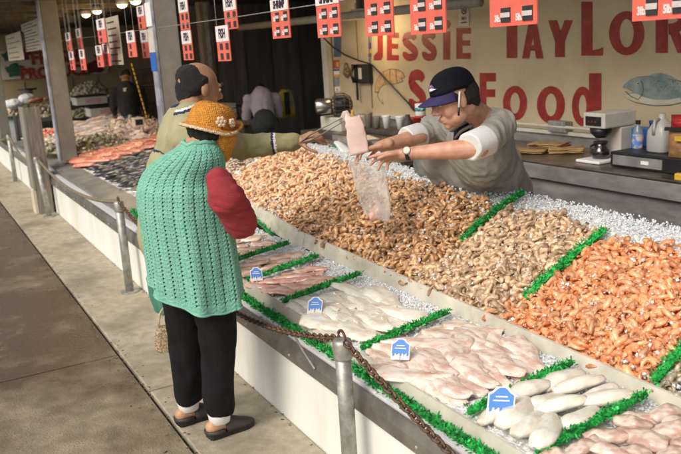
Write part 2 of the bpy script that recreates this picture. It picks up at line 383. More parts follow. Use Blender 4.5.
for l, r, t, b, k in ((333,339.3,69.3,71,'sticknavy'),(333,339.3,74.6,76.5,'stickyel'),(336.2,338.8,62,67,'stickyel')): MB().prism(sticker(l, r, t, b, M[k], .0055), (0,-.001,0)).build('sticker_print', M[k], st)
MB().lathe(P(337.2,89.4,y=4.744), [(.014,0),(.014,.002)], 14, Matrix.Rotation(PI/2,3,'X')).build('sticker_print', M['stickred'], st)
st = thing('wall_stickers', 'narrow strip of blue and yellow stickers right of the telephone', 'stickers', P(370, 61, y=4.745))
for t, b, k in ((36,42,'stickgrey'),(42.5,49,'sticknavy'),(49.5,53,'stickyel'),(53.5,57,'stickblue'),(57.5,61,'stickgrey')): MB().prism(sticker(368.4,371.4,t,b,M[k]), (0,-.002,0)).build('sticker', M[k], st)
ns = thing('no_smoking_notice', 'small white no smoking notice high on the cream wall', 'notice', P(463, 26, y=4.745))
MB().prism(sticker(458.6,469,3,26,0), (0,-.003,0)).build('notice_board', M['offwhite'], ns)
q = P(463.9, 10, y=4.741)
mb = MB(); mb.tube([q + V((.036*math.cos(a*PI/12), 0, .036*math.sin(a*PI/12))) for a in range(25)], .004, 5); mb.tube([q + V((-.026,0,.026)), q + V((.026,0,-.026))], .004, 5)
mb.build('symbol', M['paint'], ns)
MB().cbox(q, (.04,.003,.007)).build('cigarette', M['ink'], ns)
mb = text_mb('NO', .045, P(463.8,18.5,y=4.742), (1,0,0), (0,0,1)); mb.merge(text_mb('SMOKING', .02, P(463.8,22.5,y=4.742), (1,0,0), (0,0,1))); mb.build('wording', M['ink'], ns)
# wall telephone
ph = thing('wall_telephone', 'black wall telephone with its cord hanging down the cream wall', 'telephone', P(361.8, 83, y=4.75))
a = P(355.5, 83, y=4.7); b = P(369, 64, y=4.7)
MB().box((a.x, 4.748, a.z), (b.x, 4.68, b.z)).build('body', M['black'], ph, bevel=.012)
MB().tube([(a.x+.05, 4.66, b.z), (a.x+.03, 4.63, (a.z+b.z)/2), (a.x+.05, 4.66, a.z+.01)], [.026,.018,.026], 8).build('handset', M['black'], ph, True)
mb = MB(); mb.box((a.x+.12, 4.679, a.z+.05), (a.x+.19, 4.676, b.z-.04)); mb.build('keypad', M['cream'], ph)
mb = MB(); cp = [P(357,83,y=4.7), P(356.5,92,y=4.7), P(357.8,100,y=4.7), P(358.5,104,y=4.7)]
pts = [cp[0].lerp(cp[2], i/60) + V((.012*math.cos(i*1.6), .012*math.sin(i*1.6), 0)) for i in range(61)]
mb.tube(pts, .006, 5); mb.build('cord', M['black'], ph, True)
# bronze wall ornament
orn = MB()
for c_, r_ in (((346,67),.05),((346.6,73),.06),((344.4,72),.035),((348.2,70),.03)): orn.ell(P(*c_, y=4.735), (r_, .02, r_))
tag(orn.build('crab_ornament', mat('bronze', (.22,.15,.06), .5, .3, var=.4, sc=40), smooth=True), 'small brown crab shaped ornament hung left of the telephone', 'ornament')
# cable across the wall
mb = MB(); mb.tube([P(322,36,y=4.6), P(333,47,y=4.66), P(345,55,y=4.7), P(359,60.5,y=4.64), P(371,64,y=4.72), P(380,73,y=4.72), P(395,89,y=4.72), P(409,104,y=4.72), P(416,112,y=4.72)], .009, 6)
tag(mb.build('black_cable', M['black'], smooth=True), 'black cable drooping diagonally down the cream wall to the counter', 'cable')
# beam, with the small ceiling lamp in front of the wall
mb = MB(); a = P(240,27.5,y=4.3); b = P(480,1.5,y=4.3)
mb.tube([a, b], .045, 10); tag(mb.build('ceiling_pipe', mat('pipe', (.30,.27,.21), .6, var=.15), smooth=True), 'pale grey pipe running under the ceiling in front of the cream wall', 'pipe')
def lamp(px, py, y, lab, r=.075, power=0, **k):
    c = P(px, py, y=y); t = thing('ceiling_lamp', lab, 'lamp', c, 'small warm lamps under the ceiling')
    MB().lathe(c, [(r*1.25,.05),(r*1.35,.0),(r*1.1,-.01)]).build('housing', M['offwhite'], t, True)
    MB().lathe(c, [(r,-.012),(r*.9,-.03),(r*.3,-.045)]).build('bulb', M['lamp'], t, True)
    MB().tube([c + V((0,0,.05)), V((c.x,c.y,2.505))], .05).build('stem', M['dark'], t)
    if power:
        l = bpy.data.lights.new('lamp_light', 'POINT'); l.energy = power; l.color = (1,.72,.4); l.shadow_soft_size = .08
        o = bpy.data.objects.new('lamp_light', l); COL.objects.link(o); o.parent = t; o.location = (0,0,-.12)
lamp(361, 13.5, 4.45, 'small warm lamp at the top of the cream wall beside a red sign', .085, 9)
for px, py, lab in ((70,17.5,'warm lamp in the middle of the dim ceiling, over the produce banner'),(86,14,'brightest warm lamp right of the tall post'),(97,10.5,'warm lamp nearest the hanging red cards'),(122,4,'warm lamp high above the hanging red cards'),(135.5,.5,'warm lamp cut by the top edge, left of the pale post'),(3,0.8,'warm lamp in the top left corner')):
    lamp(px, py, 2.45, lab, .055, 5)

# ---- dim inside behind the stalls
dw = thing('dark_panelled_wall', 'dark brown wall of tall boards behind the bending man', 'wall', (-13.2, 5.5, -.15))
for i in range(11):
    y0 = 3.75 + i * .52; MB().box((-13.2 - .02*(i % 2), y0, -.15), (-13.1 - .02*(i % 2), y0 + .51, 2.52)).build('wall_board', mat('dark_board', V((.12,.105,.088)) * (0.7 + .5*((i*37) % 5)/4), .7, var=.25, sc=3, stretch=(3,3,.4)), dw)
fw = thing('far_wall', 'tan wall far back behind the produce stand', 'wall', (-20, 3.5, -.15))
MB().box((-20.2, 1.2, -.15), (-20, 12, 2.9)).build('wall_board', mat('tanwall', (.36,.27,.15), .7, var=.08, sc=2), fw)
for yy in (2.5, 3.05, 3.6, 4.2): MB().box((-20.0, yy, -.15), (-19.985, yy+.015, 1.35)).build('panel_joint', M['seam'], fw)
# produce banner
bn = thing('produce_banner', 'white banner lettered FRESH PRODUCE with fruit pictures on the far wall', 'banner', P(55, 80, x=-19.97))
M['banner'] = mat('banner', (.50,.44,.34), .6, var=.06); M['bred'] = mat('bred', (.30,.03,.02), .5); M['bgreen'] = mat('bgreen', (.02,.10,.05), .6, var=.4, sc=20); M['bpurp'] = mat('bpurp', (.13,.015,.03), .6, var=.4, sc=20)
MB().prism([P(1,80,x=-19.97), P(108,73,x=-19.97), P(108,46,x=-19.97), P(0,51,x=-19.97)], (.01,0,0)).build('cloth', M['banner'], bn)
uy = V((0,1,0)); uzv = V((0,0,1))
text_mb('FRESH', .40, P(55,57.5,x=-19.94), uy, uzv, .004, bold=.014).build('lettering', M['bred'], bn)
text_mb('PRODUCE', .34, P(55,72,x=-19.94), uy, uzv, .004, bold=.014).build('lettering', M['bred'], bn)
for px, py, rx, rz, k in ((15,70,.2,.15,'bgreen'),(21,54,.2,.15,'bpurp'),(95,67,.24,.14,'bpurp'),(9,56,.15,.11,'bgreen'),(101,56,.16,.1,'bgreen')):
    c = P(px, py, x=-19.95); mb = MB(); pts = []
    for i in range(26): a = 2*PI*i/26; q = 1 + .14*math.sin(5*a) + .1*math.sin(9*a+px); pts.append(c + V((0, rx*math.cos(a)*q, rz*math.sin(a)*q)))
    mb.prism(pts, (.006,0,0)).build('fruit_picture', M[k], bn)
# posts
def tallpost(x, y, lab, strip=True, wdt=.2):
    t = thing('roof_post', lab, 'post', (x, y, -.15), 'square posts carrying the roof')
    MB().box((x-wdt/2, y-wdt/2, -.15), (x+wdt/2, y+wdt/2, 2.62)).build('shaft', M['post'], t, bevel=.008)
    if strip: MB().box((x-.06, y-wdt/2-.022, .5), (x+wdt/2+.004, y-wdt/2-.003, 2.6)).build('metal_strip', mat('strip', (.42,.42,.46), .4, .3, var=.4, sc=6), t)
    return t
p2 = tallpost(-7.0, 2.09, 'square grey roof post with a bright metal edge directly behind the balding man')
tallpost(-10.55, 1.72, 'square grey roof post rising from the fish behind the short wooden post')
tallpost(-17.9, 1.72, 'square roof post at the left edge of the photo', False)
for z0, z1, k in ((1.78,1.98,'offwhite'),(1.62,1.78,'blue'),(2.0,2.2,'white')): MB().box((-7.075, 1.962, z0), (-6.905, 1.966, z1)).build('poster', M[k], p2)
bp = thing('inner_post', 'slim brown post rising behind the balding mans head', 'post', P(206,110,x=-12.2))
q = P(204.5,30,x=-12.2); MB().box((-12.28,q.y-.09,-.15),(-12.1,q.y+.09,2.52)).build('shaft', M['wood'], bp, bevel=.006); MB().box((-12.09,q.y-.03,.9),(-12.06,q.y+.03,2.5)).build('pipe', M['galv'], bp)
# ---- display counter: front rail, panels, lip
fr = thing('fish_counter', 'long white fronted fish counter with steel rail and sloping iced top', 'counter', (-5, 1.5, -.1))
mb = MB(); xs = [.8, -1.6, -4.0, -6.4, -8.8, -11.2, -14, -18, -24, -30]
for a, b in zip(xs, xs[1:]): mb.box((b + .004, 1.377, -.1), (a, 1.40, .343))
mb.build('front_panel', M['panel'], fr)
for a, b in zip(xs, xs[1:]):
    MB().rings([[(x, 1.362, .340), (x, 1.358, .345), (x, 1.358, .395), (x, 1.372, .437), (x, 1.380, .441), (x, 1.392, .430), (x, 1.392, .340)] for x in (b + .003, a)]).build('rail', M['steel'], fr)
b0 = MB().ell(V((-.02, 1.357, .37)), (.008,.005,.008), n=8, m=5).build('bolt', M['galv'], fr)
for i in range(1, 28):
    o = b0.copy(); COL.objects.link(o); o.parent = fr; o.location = (-i*.52, 0, 0)
MB().box((-14, 1.392, .40), (.8, 1.452, .447)).build('edge_ledge', M['whitestrip'], fr)
# sloped translucent lips
def lipstrip(name, pts, th, mt, y2=0):
    mb = MB()
    for (x0,y0,a0,b0), (x1,y1,a1,b1) in zip(pts, pts[1:]):
        mb.add([(x0,y0,a0),(x1,y1,a1),(x1,y1+y2,b1),(x0,y0+y2,b0),(x0,y0+th,a0),(x1,y1+th,a1),(x1,y1+th+y2,b1),(x0,y0+th+y2,b0)],
               [(0,1,2,3),(4,7,6,5),(0,4,5,1),(3,2,6,7),(0,3,7,4),(1,5,6,2)])
    return mb.build(name, mt, fr)
lipstrip('front_lip', [(.8,1.452,.44,.512),(-2.5,1.452,.44,.507),(-4.3,1.452,.44,.53),(-5.7,1.455,.44,.53)], .008, M['plastic'], .012)
lipstrip('front_lip', [(-5.72,1.452,.44,.50),(-14,1.452,.44,.50)], .008, M['stain'], .05)
def zt(x): return .577 + .054 * (-1.557 - x) / 2.76 if x > -4.314 else .631 + .055 * (-4.314 - x) / 1.0
def dy(x): return 0 if x > -4.314 else .05 * (-4.314 - x)
lipstrip('middle_board', [(x, 2.0 + dy(x), zt(x) - .085, zt(x)) for x in (.8, -1.5, -3, -4.31)], .012, M['plastic'], .02)
lipstrip('middle_board', [(x, 1.985 + dy(x), zt(x) - .10, zt(x)) for x in (-4.27, -4.9, -5.7)], .012, M['plastic'], .03)
# body of the counter below the goods
MB().box((-5.75, 1.41, -.1), (.8, 2.75, .42)).box((-14.8, 1.41, -.1), (-5.76, 3.3, .42)).build('counter_body', M['dark'], fr)
T8, T24 = math.tan(math.radians(8)), math.tan(math.radians(24))
def low(x, y): return .488 + T8 * (y - 1.45) * .55
def lowg(x, y): return .500 + T8 * (y - 1.45)
def up(x, y):
    y0 = 2.03 + dy(x); z = zt(x) - .045 + T24 * (y - y0)
    if y > 2.72: z = zt(x) - .045 + T24 * (2.72 - y0) + (y - 2.72) * .1
    if y > 2.86: z -= (y - 2.86) * 3
    return z
def left(x, y): return .485 + math.tan(math.radians(9)) * (y - 1.45)
def icebed(name, f, x0, x1, y0, y1, lab, amp=.010, step=.014):
    mb = MB(); nx = int((x1-x0)/step); ny = int((y1-y0)/step); vs = []; fs = []
    for i in range(nx+1):
        for j in range(ny+1):
            x = x0+(x1-x0)*i/nx; y = y0+(y1-y0)*j/ny
            h = amp * (nz(x,y,0,28) + .8*nz(x,y,3,60) + .5*abs(nz(x,y,5,8)))
            vs.append((x + .004*nz(x,y,9,50), y, f(x,y) + h))
    for i in range(nx):
        for j in range(ny): a = i*(ny+1)+j; fs.append((a, a+ny+1, a+ny+2, a+1))
    o = mb.add(vs, fs).build(name, M['ice']); return tag(o, lab, 'ice', kind='stuff')
icebed('crushed_ice', low, -5.7, -.9, 1.462, 2.0, 'crushed ice under the fillets in the front trays')
icebed('crushed_ice', lambda x, y: up(x, y) + .012*max(0, nz(x,y,1,6)) , -6.1, -1.0, 2.035, 2.93, 'crushed ice banked along the back of the shrimp slope', .016)
MB().add([(-14,1.44,.505),(-5.76,1.44,.505),(-5.76,1.66,.535),(-14,1.66,.535),(-14,1.44,.49),(-5.76,1.44,.49),(-5.76,1.66,.50),(-14,1.66,.50)],[(0,1,2,3),(4,7,6,5),(0,4,5,1),(3,2,6,7),(0,3,7,4),(1,5,6,2)]).build('sloped_ledge', M['stain'], fr)
icebed('crushed_ice', left, -14.6, -5.76, 1.63, 3.3, 'thin ice under the whole fish on the left', .01, .04)
def chips(name, spots, lab, r=(.004,.010)):
    mb = MB()
    for p_ in spots:
        s_ = random.uniform(*r); mb.tv = random.random()
        A = Matrix.Rotation(random.random()*6, 3, V((random.random()-.5, random.random()-.5, random.random()-.4)).normalized())
        vs = [p_ + A @ V((x*s_*random.uniform(.6,1.3), y*s_*random.uniform(.6,1.2), z*s_*random.uniform(.5,1))) for x in (-1,1) for y in (-1,1) for z in (-1,1)]
        mb.add(vs, [(0,1,3,2),(4,6,7,5),(0,4,5,1),(2,3,7,6),(0,2,6,4),(1,5,7,3)])
    return tag(mb.build(name, M['icechip']), lab, 'ice', kind='stuff')
random.seed(11)
sp = []
for i in range(17000):
    x = random.uniform(-6.0, -1.2); y = 2.56 + .34*random.random()**.8; sp.append(V((x, y, up(x,y) + random.uniform(.0,.028))))
chips('ice_pieces', sp, 'loose ice pieces along the back of the shrimp slope', (.0015,.0046))
sp = []
for i in range(13000):
    x = random.uniform(-5.2, -1.1); y = random.uniform(1.47, 1.99)
    if random.random() < .75: y = 1.99 - .2*random.random()**1.6
    sp.append(V((x, y, low(x,y) + random.uniform(0,.018))))
chips('ice_pieces', sp, 'loose ice pieces between the fillets in the front trays', (.0016,.0042))

# ---- plastic grass strips
def grass(name, pts, lab, h=.019, w=.019, dens=2000, group='green plastic grass strips'):
    mb = MB(); pts = [V(p) for p in pts]
    mb.tube(pts, w*.62, 6)
    for a, b in zip(pts, pts[1:]):
        n = int((b-a).length * dens)
        for i in range(n):
            c = a.lerp(b, random.random()) + V((random.gauss(0, w*.5), random.gauss(0, w*.5), random.uniform(-.5,.7)*w))
            d = V((random.gauss(0,1), random.gauss(0,1), abs(random.gauss(.5,.8)))).normalized() * h * random.uniform(.5,1)
            s_ = d.cross(V((random.gauss(0,1),random.gauss(0,1),random.gauss(0,1)))).normalized() * .0026
            mb.tv = random.random(); e = c + d
            mb.add([c - s_, c + s_, c + d*.6 + s_*1.3, e, c + d*.6 - s_*1.3], [(0,1,2,3,4)])
    o = mb.build(name, M['grass'], origin=pts[0]); return tag(o, lab, 'plastic grass', group)
random.seed(5)
DL = [(-1.64,'green grass strip nearest the bottom right corner, beside the pinkish pieces'),(-1.97,'green grass strip between the pink fillets and the white squid rolls'),(-2.69,'green grass strip between the pink fillets and the cream fillets'),(-3.46,'green grass strip between the cream fillets and the small pink fillets'),(-3.93,'fifth green grass strip of the front trays, beside the woman'),(-4.33,'short green grass strip just right of the red sleeve'),(-4.9,'farthest front tray grass strip, above the red sleeve')]
for x, lab in DL:
    y0, y1 = (1.49, 1.93) if x < -2 else (1.49, 1.955)
    grass('grass_divider', [(x, y0, lowg(x,y0)+.012), (x, (y0+y1)/2, lowg(x,1.7)+.014), (x, y1, lowg(x,y1)+.008)], lab)
for x, y0, y1, lab in ((-3.135, 2.36, 2.76, 'green grass strip on the slope between brown and tan shrimp'), (-2.455, 2.17, 2.63, 'green grass strip on the slope between tan and orange shrimp'), (-1.69, 2.05, 2.5, 'green grass strip at the right edge between orange and dark shrimp')):
    grass('grass_divider', [(x, y0+(y1-y0)*i/4, up(x, y0+(y1-y0)*i/4) + .055 - .02*(i==0)) for i in range(5)], lab, w=.023)
grass('grass_edging', [(x, 1.428, .452) for x in (.3,-1,-2,-3,-4.2)], 'long green grass edging on the front ledge behind the chain', .022, .022, 2400)
grass('grass_edging', [(-6.0,1.45,.50),(-6.45,1.5,.52)], 'short loose green grass piece by the far stanchion')
grass('grass_edging', [(-4.5,1.9,.60),(-4.9,1.96,.62),(-5.4,1.98,.63)], 'thin green grass bits at the upper tray edge near the sleeve', dens=300)

random.seed(77); mb = MB()
for i in range(700):
    x = -random.uniform(.5, 14); y = random.choice((random.gauss(.888,.018), random.gauss(1.362,.012), random.gauss(.86,.05))); s_ = random.uniform(.003,.011)
    A = Matrix.Rotation(random.random()*6, 3, 'Z'); mb.tv = random.random()
    mb.add([V((x,y,.001 if y > .90 else -.004)) + A @ V((a_*s_, b_*s_*.6, c_*s_*.3)) for a_, b_, c_ in ((-1,-.6,0),(1,-1,0),(.8,1,0),(-.9,.7,0),(0,0,1))], [(0,1,4),(1,2,4),(2,3,4),(3,0,4),(0,3,2,1)])
tag(mb.build('grit', mat('grit', (.10,.07,.04), .9, var=.4, tint=.6)), 'brown grit and leaf bits along the kerb gap', 'debris', kind='stuff')
# ================================================================ SEAFOOD
def shrimp_mb(R=.021, r=.0082, arc=215, n=10, m=6, fan=True, kink=0.):
    """curled shrimp tail: segmented shell tapering to a little tail fan; lies in the xy plane"""
    mb = MB(); R_ = []
    for i in range(n + 1):
        t = i / n; a = math.radians(-arc/2 + arc*t) ; rr = R * (1 + .25*t + kink*math.sin(3*t))
        c = V((rr*math.cos(a), rr*math.sin(a), .004*math.sin(t*4+kink*9)))
        w = r * (1.05 - .80*t**1.25) * (1.13 if i % 2 else .91)
        if i == 0: w *= .65
        nn = V((math.cos(a), math.sin(a), 0))
        R_.append([c + nn*math.cos(2*PI*j/m)*w*1.12 + V((0,0,1))*math.sin(2*PI*j/m)*w*.85 for j in range(m)])
    mb.rings(R_)
    for i in range(3, n - 4, 3):       # a few little legs under the curl
        t = i/n; a = math.radians(-arc/2 + arc*t); rr = R*(1+.25*t+kink*math.sin(3*t)) - r*(.8-.5*t); nn = V((math.cos(a), math.sin(a), 0)); tt = V((-nn.y, nn.x, 0)); c = nn*rr
        mb.add([c - tt*r*.18 + V((0,0,.001)), c + tt*r*.18, c - nn*r*.75 + tt*r*.5 + V((0,0,-.002))], [(0,1,2)])
    if fan:
        a = math.radians(arc/2); c = V((R*1.25*math.cos(a), R*1.25*math.sin(a), 0)); d = V((-math.sin(a), math.cos(a), 0)); nn = V((math.cos(a), math.sin(a), 0))
        for s_ in (-.8, 0, .8):
            e = c + (d + nn*s_*.45) * r*1.35
            q = nn * r * .26 + d*(-s_)*r*.2
            mb.add([c - q*.5, c + q*.5, e + q, e - q, c + V((0,0,.0016)), e + V((0,0,.001))], [(0,1,4),(1,2,5,4),(2,3,5),(3,0,4,5),(0,3,2,1)])
    return mb
SV = [shrimp_mb(.0165,.0118,195,12,8), shrimp_mb(.020,.0112,165,12,8,kink=.15), shrimp_mb(.0145,.0118,225,12,8), shrimp_mb(.026,.0108,110,12,8,kink=-.1)]
SV2 = [shrimp_mb(.0165,.0112,185,10,7), shrimp_mb(.026,.0105,105,10,7), shrimp_mb(.034,.0098,75,10,7)]
def smat(name, a, b, t=.3, **k): return mat(name, a, .3, sc=45, col2=b, tint=t, sss=.12, coat=.35, bump=.15, bsc=150, **k)
M['orange'] = smat('shrimp_orange', (.62,.175,.045), (.80,.42,.22), .28)
M['brown'] = smat('shrimp_brown', (.38,.165,.055), (.72,.46,.24), .4)
M['tan'] = smat('shrimp_tan', (.38,.215,.105), (.74,.53,.34), .4)
M['peach'] = smat('shrimp_peach', (.68,.33,.13), (.86,.62,.40), .28)
M['greyshrimp'] = smat('shrimp_grey', (.22,.17,.10), (.52,.43,.3), .35)
def pile_h(x, y, cx, x0, x1, hh):
    u = (x - x0) / (x1 - x0); return hh * max(0, math.sin(PI*min(1, max(0, u))))**.6 * min(1, (y - 2.0)/.1) * min(1, max(.0, (2.76 - y)/.12)) + .02*nz(x, y, 2, 5)
PILES = [ # name, material, x range, back edge y, mound height, scale, variants, labels
 ('orange_shrimp', 'orange', -2.44, -1.71, 2.62, .040, 1.22, SV, 'bright orange peeled shrimp on the slope, in the heap at the right'),
 ('dark_shrimp', 'greyshrimp', -1.67, -.95, 2.60, .035, 1.2, SV, 'dark grey brown shrimp in the corner heap at the right edge'),
 ('tan_shrimp', 'tan', -3.12, -2.47, 2.66, .040, 1.25, SV, 'pale tan raw shrimp on the slope between two green strips'),
 ('brown_shrimp', 'brown', -4.62, -3.15, 2.64, .045, 1.25, SV2, 'brown raw shrimp in the heap under the plastic bag'),
 ('peach_shrimp', 'peach', -5.95, -4.64, 2.66, .040, 1.2, SV2, 'pale orange shrimp in the heap beside the red sleeve')]
random.seed(21); ALL = []
for pi_, (nm, mk, x0, x1, yb, hh, sc_, vs_, lab) in enumerate(PILES):
    st_ = .030; x = x0; X0_ = x0
    bed = MB(); nx = int((x1-x0)/.02); ny = int((yb-2.02)/.02); vv = []; ff = []
    for i in range(nx+1):
        for j in range(ny+1):
            X = x0+(x1-x0)*i/nx; Y = 2.04+dy(X)+(yb-2.02)*j/ny; vv.append((X, Y, up(X,Y) + pile_h(X,Y,0,x0,x1,hh) - .004))
    for i in range(nx):
        for j in range(ny): a = i*(ny+1)+j; ff.append((a, a+ny+1, a+ny+2, a+1))
    for layer in range(3):
        x = x0
        while x < x1:
            y = 2.062 + dy(x)
            ybx = yb + .05*nz(x, pi_, 0, 4) + (.0 if nm != 'brown_shrimp' else .0)
            while y < ybx:
                X = x + random.uniform(-.014,.014); Y = y + random.uniform(-.014,.014)
                if nm == 'orange_shrimp' and Y < 2.24: X -= .10*(1-(X-x0)/(x1-x0))*(2.24-Y)/.2
                h = up(X,Y) + pile_h(X,Y,0,x0,x1,hh) + (.002, .013, .022)[layer]
                edge = max(0, (Y - (ybx - .12)) / .12)
                if random.random() > (.12, .25, .5)[layer] + edge*.45:
                    A = Matrix.Translation((X, Y, h)) @ Matrix.Rotation(math.radians(24), 4, 'X') @ \
                        Matrix.Rotation(random.gauss(0,.45), 4, 'X') @ Matrix.Rotation(random.gauss(0,.45), 4, 'Y') @ Matrix.Rotation(random.random()*6.28, 4, 'Z') @ Matrix.Scale(sc_*random.uniform(.85,1.15), 4)
                    ALL.append([(V((X,Y,h))-EYE).length - layer*.25, pi_, A, random.randrange(len(vs_))])
                y += st_
            x += st_
    bed.add(vv, ff); tag(bed.build('shrimp_bed', M[mk], smooth=True), 'packed lower layer of the ' + lab.split(' on ')[0].split(' in ')[0] + ' heap', 'shrimp', kind='stuff')
ALL.sort(key=lambda a: a[0])
# the ones in view: keep off-frame ones in the merged heap
def inview(p):
    d = p - EYE; w = d.dot(FWD); return abs(d.dot(RIGHT)/w*FOC) < PW/2 and abs(d.dot(UP)/w*FOC) < PH/2
SRC = {}; cnt = 0; rest = [MB() for _ in PILES]
for dist, pi_, A, k in ALL:
    nm, mk, x0, x1, yb, hh, sc_, vs_, lab = PILES[pi_]
    if cnt < 300 and pi_ == 0 and inview(A.translation):
        cnt += 1
        if (pi_, k) not in SRC:
            SRC[(pi_, k)] = vs_[k].build('shrimp', M[mk], smooth=True, origin=(0,0,0)); o = SRC[(pi_, k)]
        else: o = SRC[(pi_, k)].copy(); COL.objects.link(o)
        o.matrix_world = A; tag(o, lab, 'shrimp', nm.replace('_', ' ') + ' on the slope')
    else: rest[pi_].merge(vs_[k], A, random.random())
for mb, (nm, mk, *_r) in zip(rest, PILES):
    if mb.v: tag(mb.build(nm + '_heap', M[mk], smooth=True), 'the many further ' + _r[-1], 'shrimp', kind='stuff')
random.seed(8); sp = []
for i in range(3800):
    x = random.uniform(-5.9, -1.2); y = random.uniform(2.05, 2.66)
    for nm, mk, x0, x1, yb, hh, *_ in PILES:
        if x0 < x < x1 and (nm != 'orange_shrimp' or random.random() < .7):
            sp.append(V((x, y, up(x,y) + pile_h(x,y,0,x0,x1,hh) + random.uniform(.014,.034))))
chips('ice_pieces', sp, 'ice pieces scattered over the shrimp heaps', (.0025,.0065))

# ---- fillets
def fillet_mb(L=.3, W=.1, T=.014, n=26, m=20, bend=.02, seed=0, twist=0):
    """fish fillet: broad shoulder, tapering tail, shallow groove down the middle, wavy thin edge"""
    mb = MB(); R_ = []
    for i in range(n+1):
        t = i/n; w = W/2 * min(1, (t/.16 + .12))**.7 * (1 - .74*max(0, t-.28)/.72)**.8 * (1 + .16*nz(t*5, seed, 0, 1)); 
        if t > .965: w *= .6
        c = V((L*(t-.5), bend*math.sin(t*PI*1.3+seed) + .008*nz(t, seed, 1, 3), .005*nz(t, seed, 4, 3)))
        th = T * (.55 + .45*math.sin(PI*min(1, t*.75+.2))); ring = []
        for j in range(m):
            a = 2*PI*j/m; x = math.cos(a); up_ = math.sin(a)
            h = th*(abs(up_)**.8)*(1 - .38*math.exp(-(x/.16)**2) + .22*nz(t*6, x*2, seed, 1)) if up_ > 0 else -th*.35*abs(up_)
            ring.append(c + V((.004*nz(t*4,x,seed+2,1), x*w*(1+.07*nz(t*9, seed, x, 1)), h - .010*x*x + .006*nz(t*3, x*1.5, seed+5, 1))))
        R_.append(ring)
    return mb.rings(R_)
def fmat(name, a, b, tint=.07, sc=7, dirt=None): return mat(name, a, .25, sc=sc, col2=b, tint=tint, sss=.12, coat=.45, bump=.22, bsc=42, stretch=(1.2,2.6,2), thr=(.42,.70), dirt=dirt or tuple(.86*x for x in b), dsc=13)
M['pinkfil'] = fmat('fillet_pink', (.84,.73,.63), (.74,.48,.37), sc=13)
M['creamfil'] = fmat('fillet_cream', (.84,.79,.69), (.80,.69,.55), sc=13)
M['rosefil'] = fmat('fillet_rose', (.74,.52,.42), (.66,.30,.22))
M['peachfil'] = fmat('fillet_peach', (.76,.58,.46), (.62,.36,.24), sc=12)
M['squid'] = fmat('squid_white', (.84,.80,.71), (.80,.70,.56))
M['chunk'] = fmat('chunk_pink', (.74,.60,.50), (.55,.33,.24), sc=22)
random.seed(31)
ORD = ['first','second','third','fourth','fifth','sixth','seventh','eighth','ninth','tenth','eleventh','twelfth','thirteenth']
def place(name, src, mk, spots, lab, cat, group):
    first = {}
    for (x, y, z, yaw, pit, rol, s_, k, *ij) in spots:
        if k not in first: o = first[k] = src[k].build(name, M[mk], smooth=True, origin=(0,0,0))
        else: o = first[k].copy(); COL.objects.link(o)
        o.matrix_world = Matrix.Translation((x,y,z)) @ Matrix.Rotation(math.radians(7)+rol, 4, 'X') @ Matrix.Rotation(pit, 4, 'Y') @ Matrix.Rotation(yaw, 4, 'Z') @ Matrix.Diagonal((s_, s_, s_, 1))
        o['label'] = lab if not ij else lab % (ORD[ij[0]], ORD[ij[1]]); o['category'] = cat; o['group'] = group
def rows(x0, x1, y0, y1, nx, ny, yaw, L, zoff=.016, k=3, jit=.02, f=low):
    out = []; q = 0
    for j in range(ny):
        for i in range(nx):
            x = x0 + (x1-x0)*(i+.5)/nx + random.uniform(-jit,jit); y = y0 + (y1-y0)*(j+.5)/ny + random.uniform(-jit,jit)*.5
            out.append((x, y, f(x,y) + zoff + .010*((i+j) % 2) + random.uniform(0,.006), yaw + random.gauss(0,.22) + (PI if random.random() < .25 else 0), random.gauss(0,.05), random.gauss(.0,.09), random.uniform(.88,1.14), q % k, i, j)); q += random.choice((1,1,2))
    return out
FP = [fillet_mb(.33,.125,.012,seed=1), fillet_mb(.29,.14,.013,seed=5,bend=-.02), fillet_mb(.36,.115,.011,seed=9)]
place('pink_fillet', FP, 'pinkfil', rows(-2.60,-2.10,1.49,1.95,3,8,.12,.3), 'pinkish white fillet in the wide tray, %s from the left in the %s row back', 'fillet', 'pink fillets in the wide tray')
place('cream_fillet', FP, 'creamfil', rows(-3.36,-2.80,1.49,1.88,3,7,.2,.3), 'cream white fillet in the middle tray, %s from the left in the %s row back', 'fillet', 'cream fillets in the middle tray')
FR = [fillet_mb(.24,.085,.010,seed=2), fillet_mb(.2,.09,.010,seed=6), fillet_mb(.26,.075,.009,seed=8)]
place('rose_fillet', FR, 'rosefil', rows(-3.88,-3.52,1.50,1.86,2,6,.9,.2), 'rose pink fillet between two price tags, %s from the left in the %s row back', 'fillet', 'rose pink fillets in the narrow tray')
place('peach_fillet', FR, 'peachfil', rows(-4.28,-3.98,1.50,1.90,2,5,1.2,.2), 'small peach fillet beside the green vest, %s from the left in the %s row back', 'fillet', 'peach fillets beside the woman')
place('peach_strip', FR, 'peachfil', rows(-4.85,-4.38,1.50,1.90,2,5,1.2,.2), 'thin fish strip by the red sleeve, %s from the left in the %s row back', 'fillet', 'thin fish strips by the sleeve')
place('peach_strip', FR, 'creamfil', rows(-5.6,-4.95,1.50,1.90,3,4,1.2,.2), 'pale fish strip behind the woman, %s from the left in the %s row back', 'fillet', 'pale fish strips in the far tray')
def roll_mb(L=.17, r=.034, seed=0, lump=1.):
    mb = MB(); R_ = []
    for i in range(19):
        t = i/18; w = r*(math.sin(PI*min(.97,max(.03,t)))**.35)*(1+.18*lump*nz(t*3,seed,0,1))*(1-.25*t*lump); c = V((L*(t-.5), .018*math.sin(t*3+seed), .008*nz(t*2,seed,8,1)))
        R_.append([c + V((0, math.cos(2*PI*j/18)*w*(1.15+.25*lump*nz(t*4,j*.5,seed,1)), math.sin(2*PI*j/18)*w*(.66+.22*lump*nz(t*5,j*.5,seed+3,1)))) for j in range(18)])
    return mb.rings(R_)
SQ = [roll_mb(.20,.034,1,.25), roll_mb(.18,.040,4,.3), roll_mb(.16,.037,7,.3)]
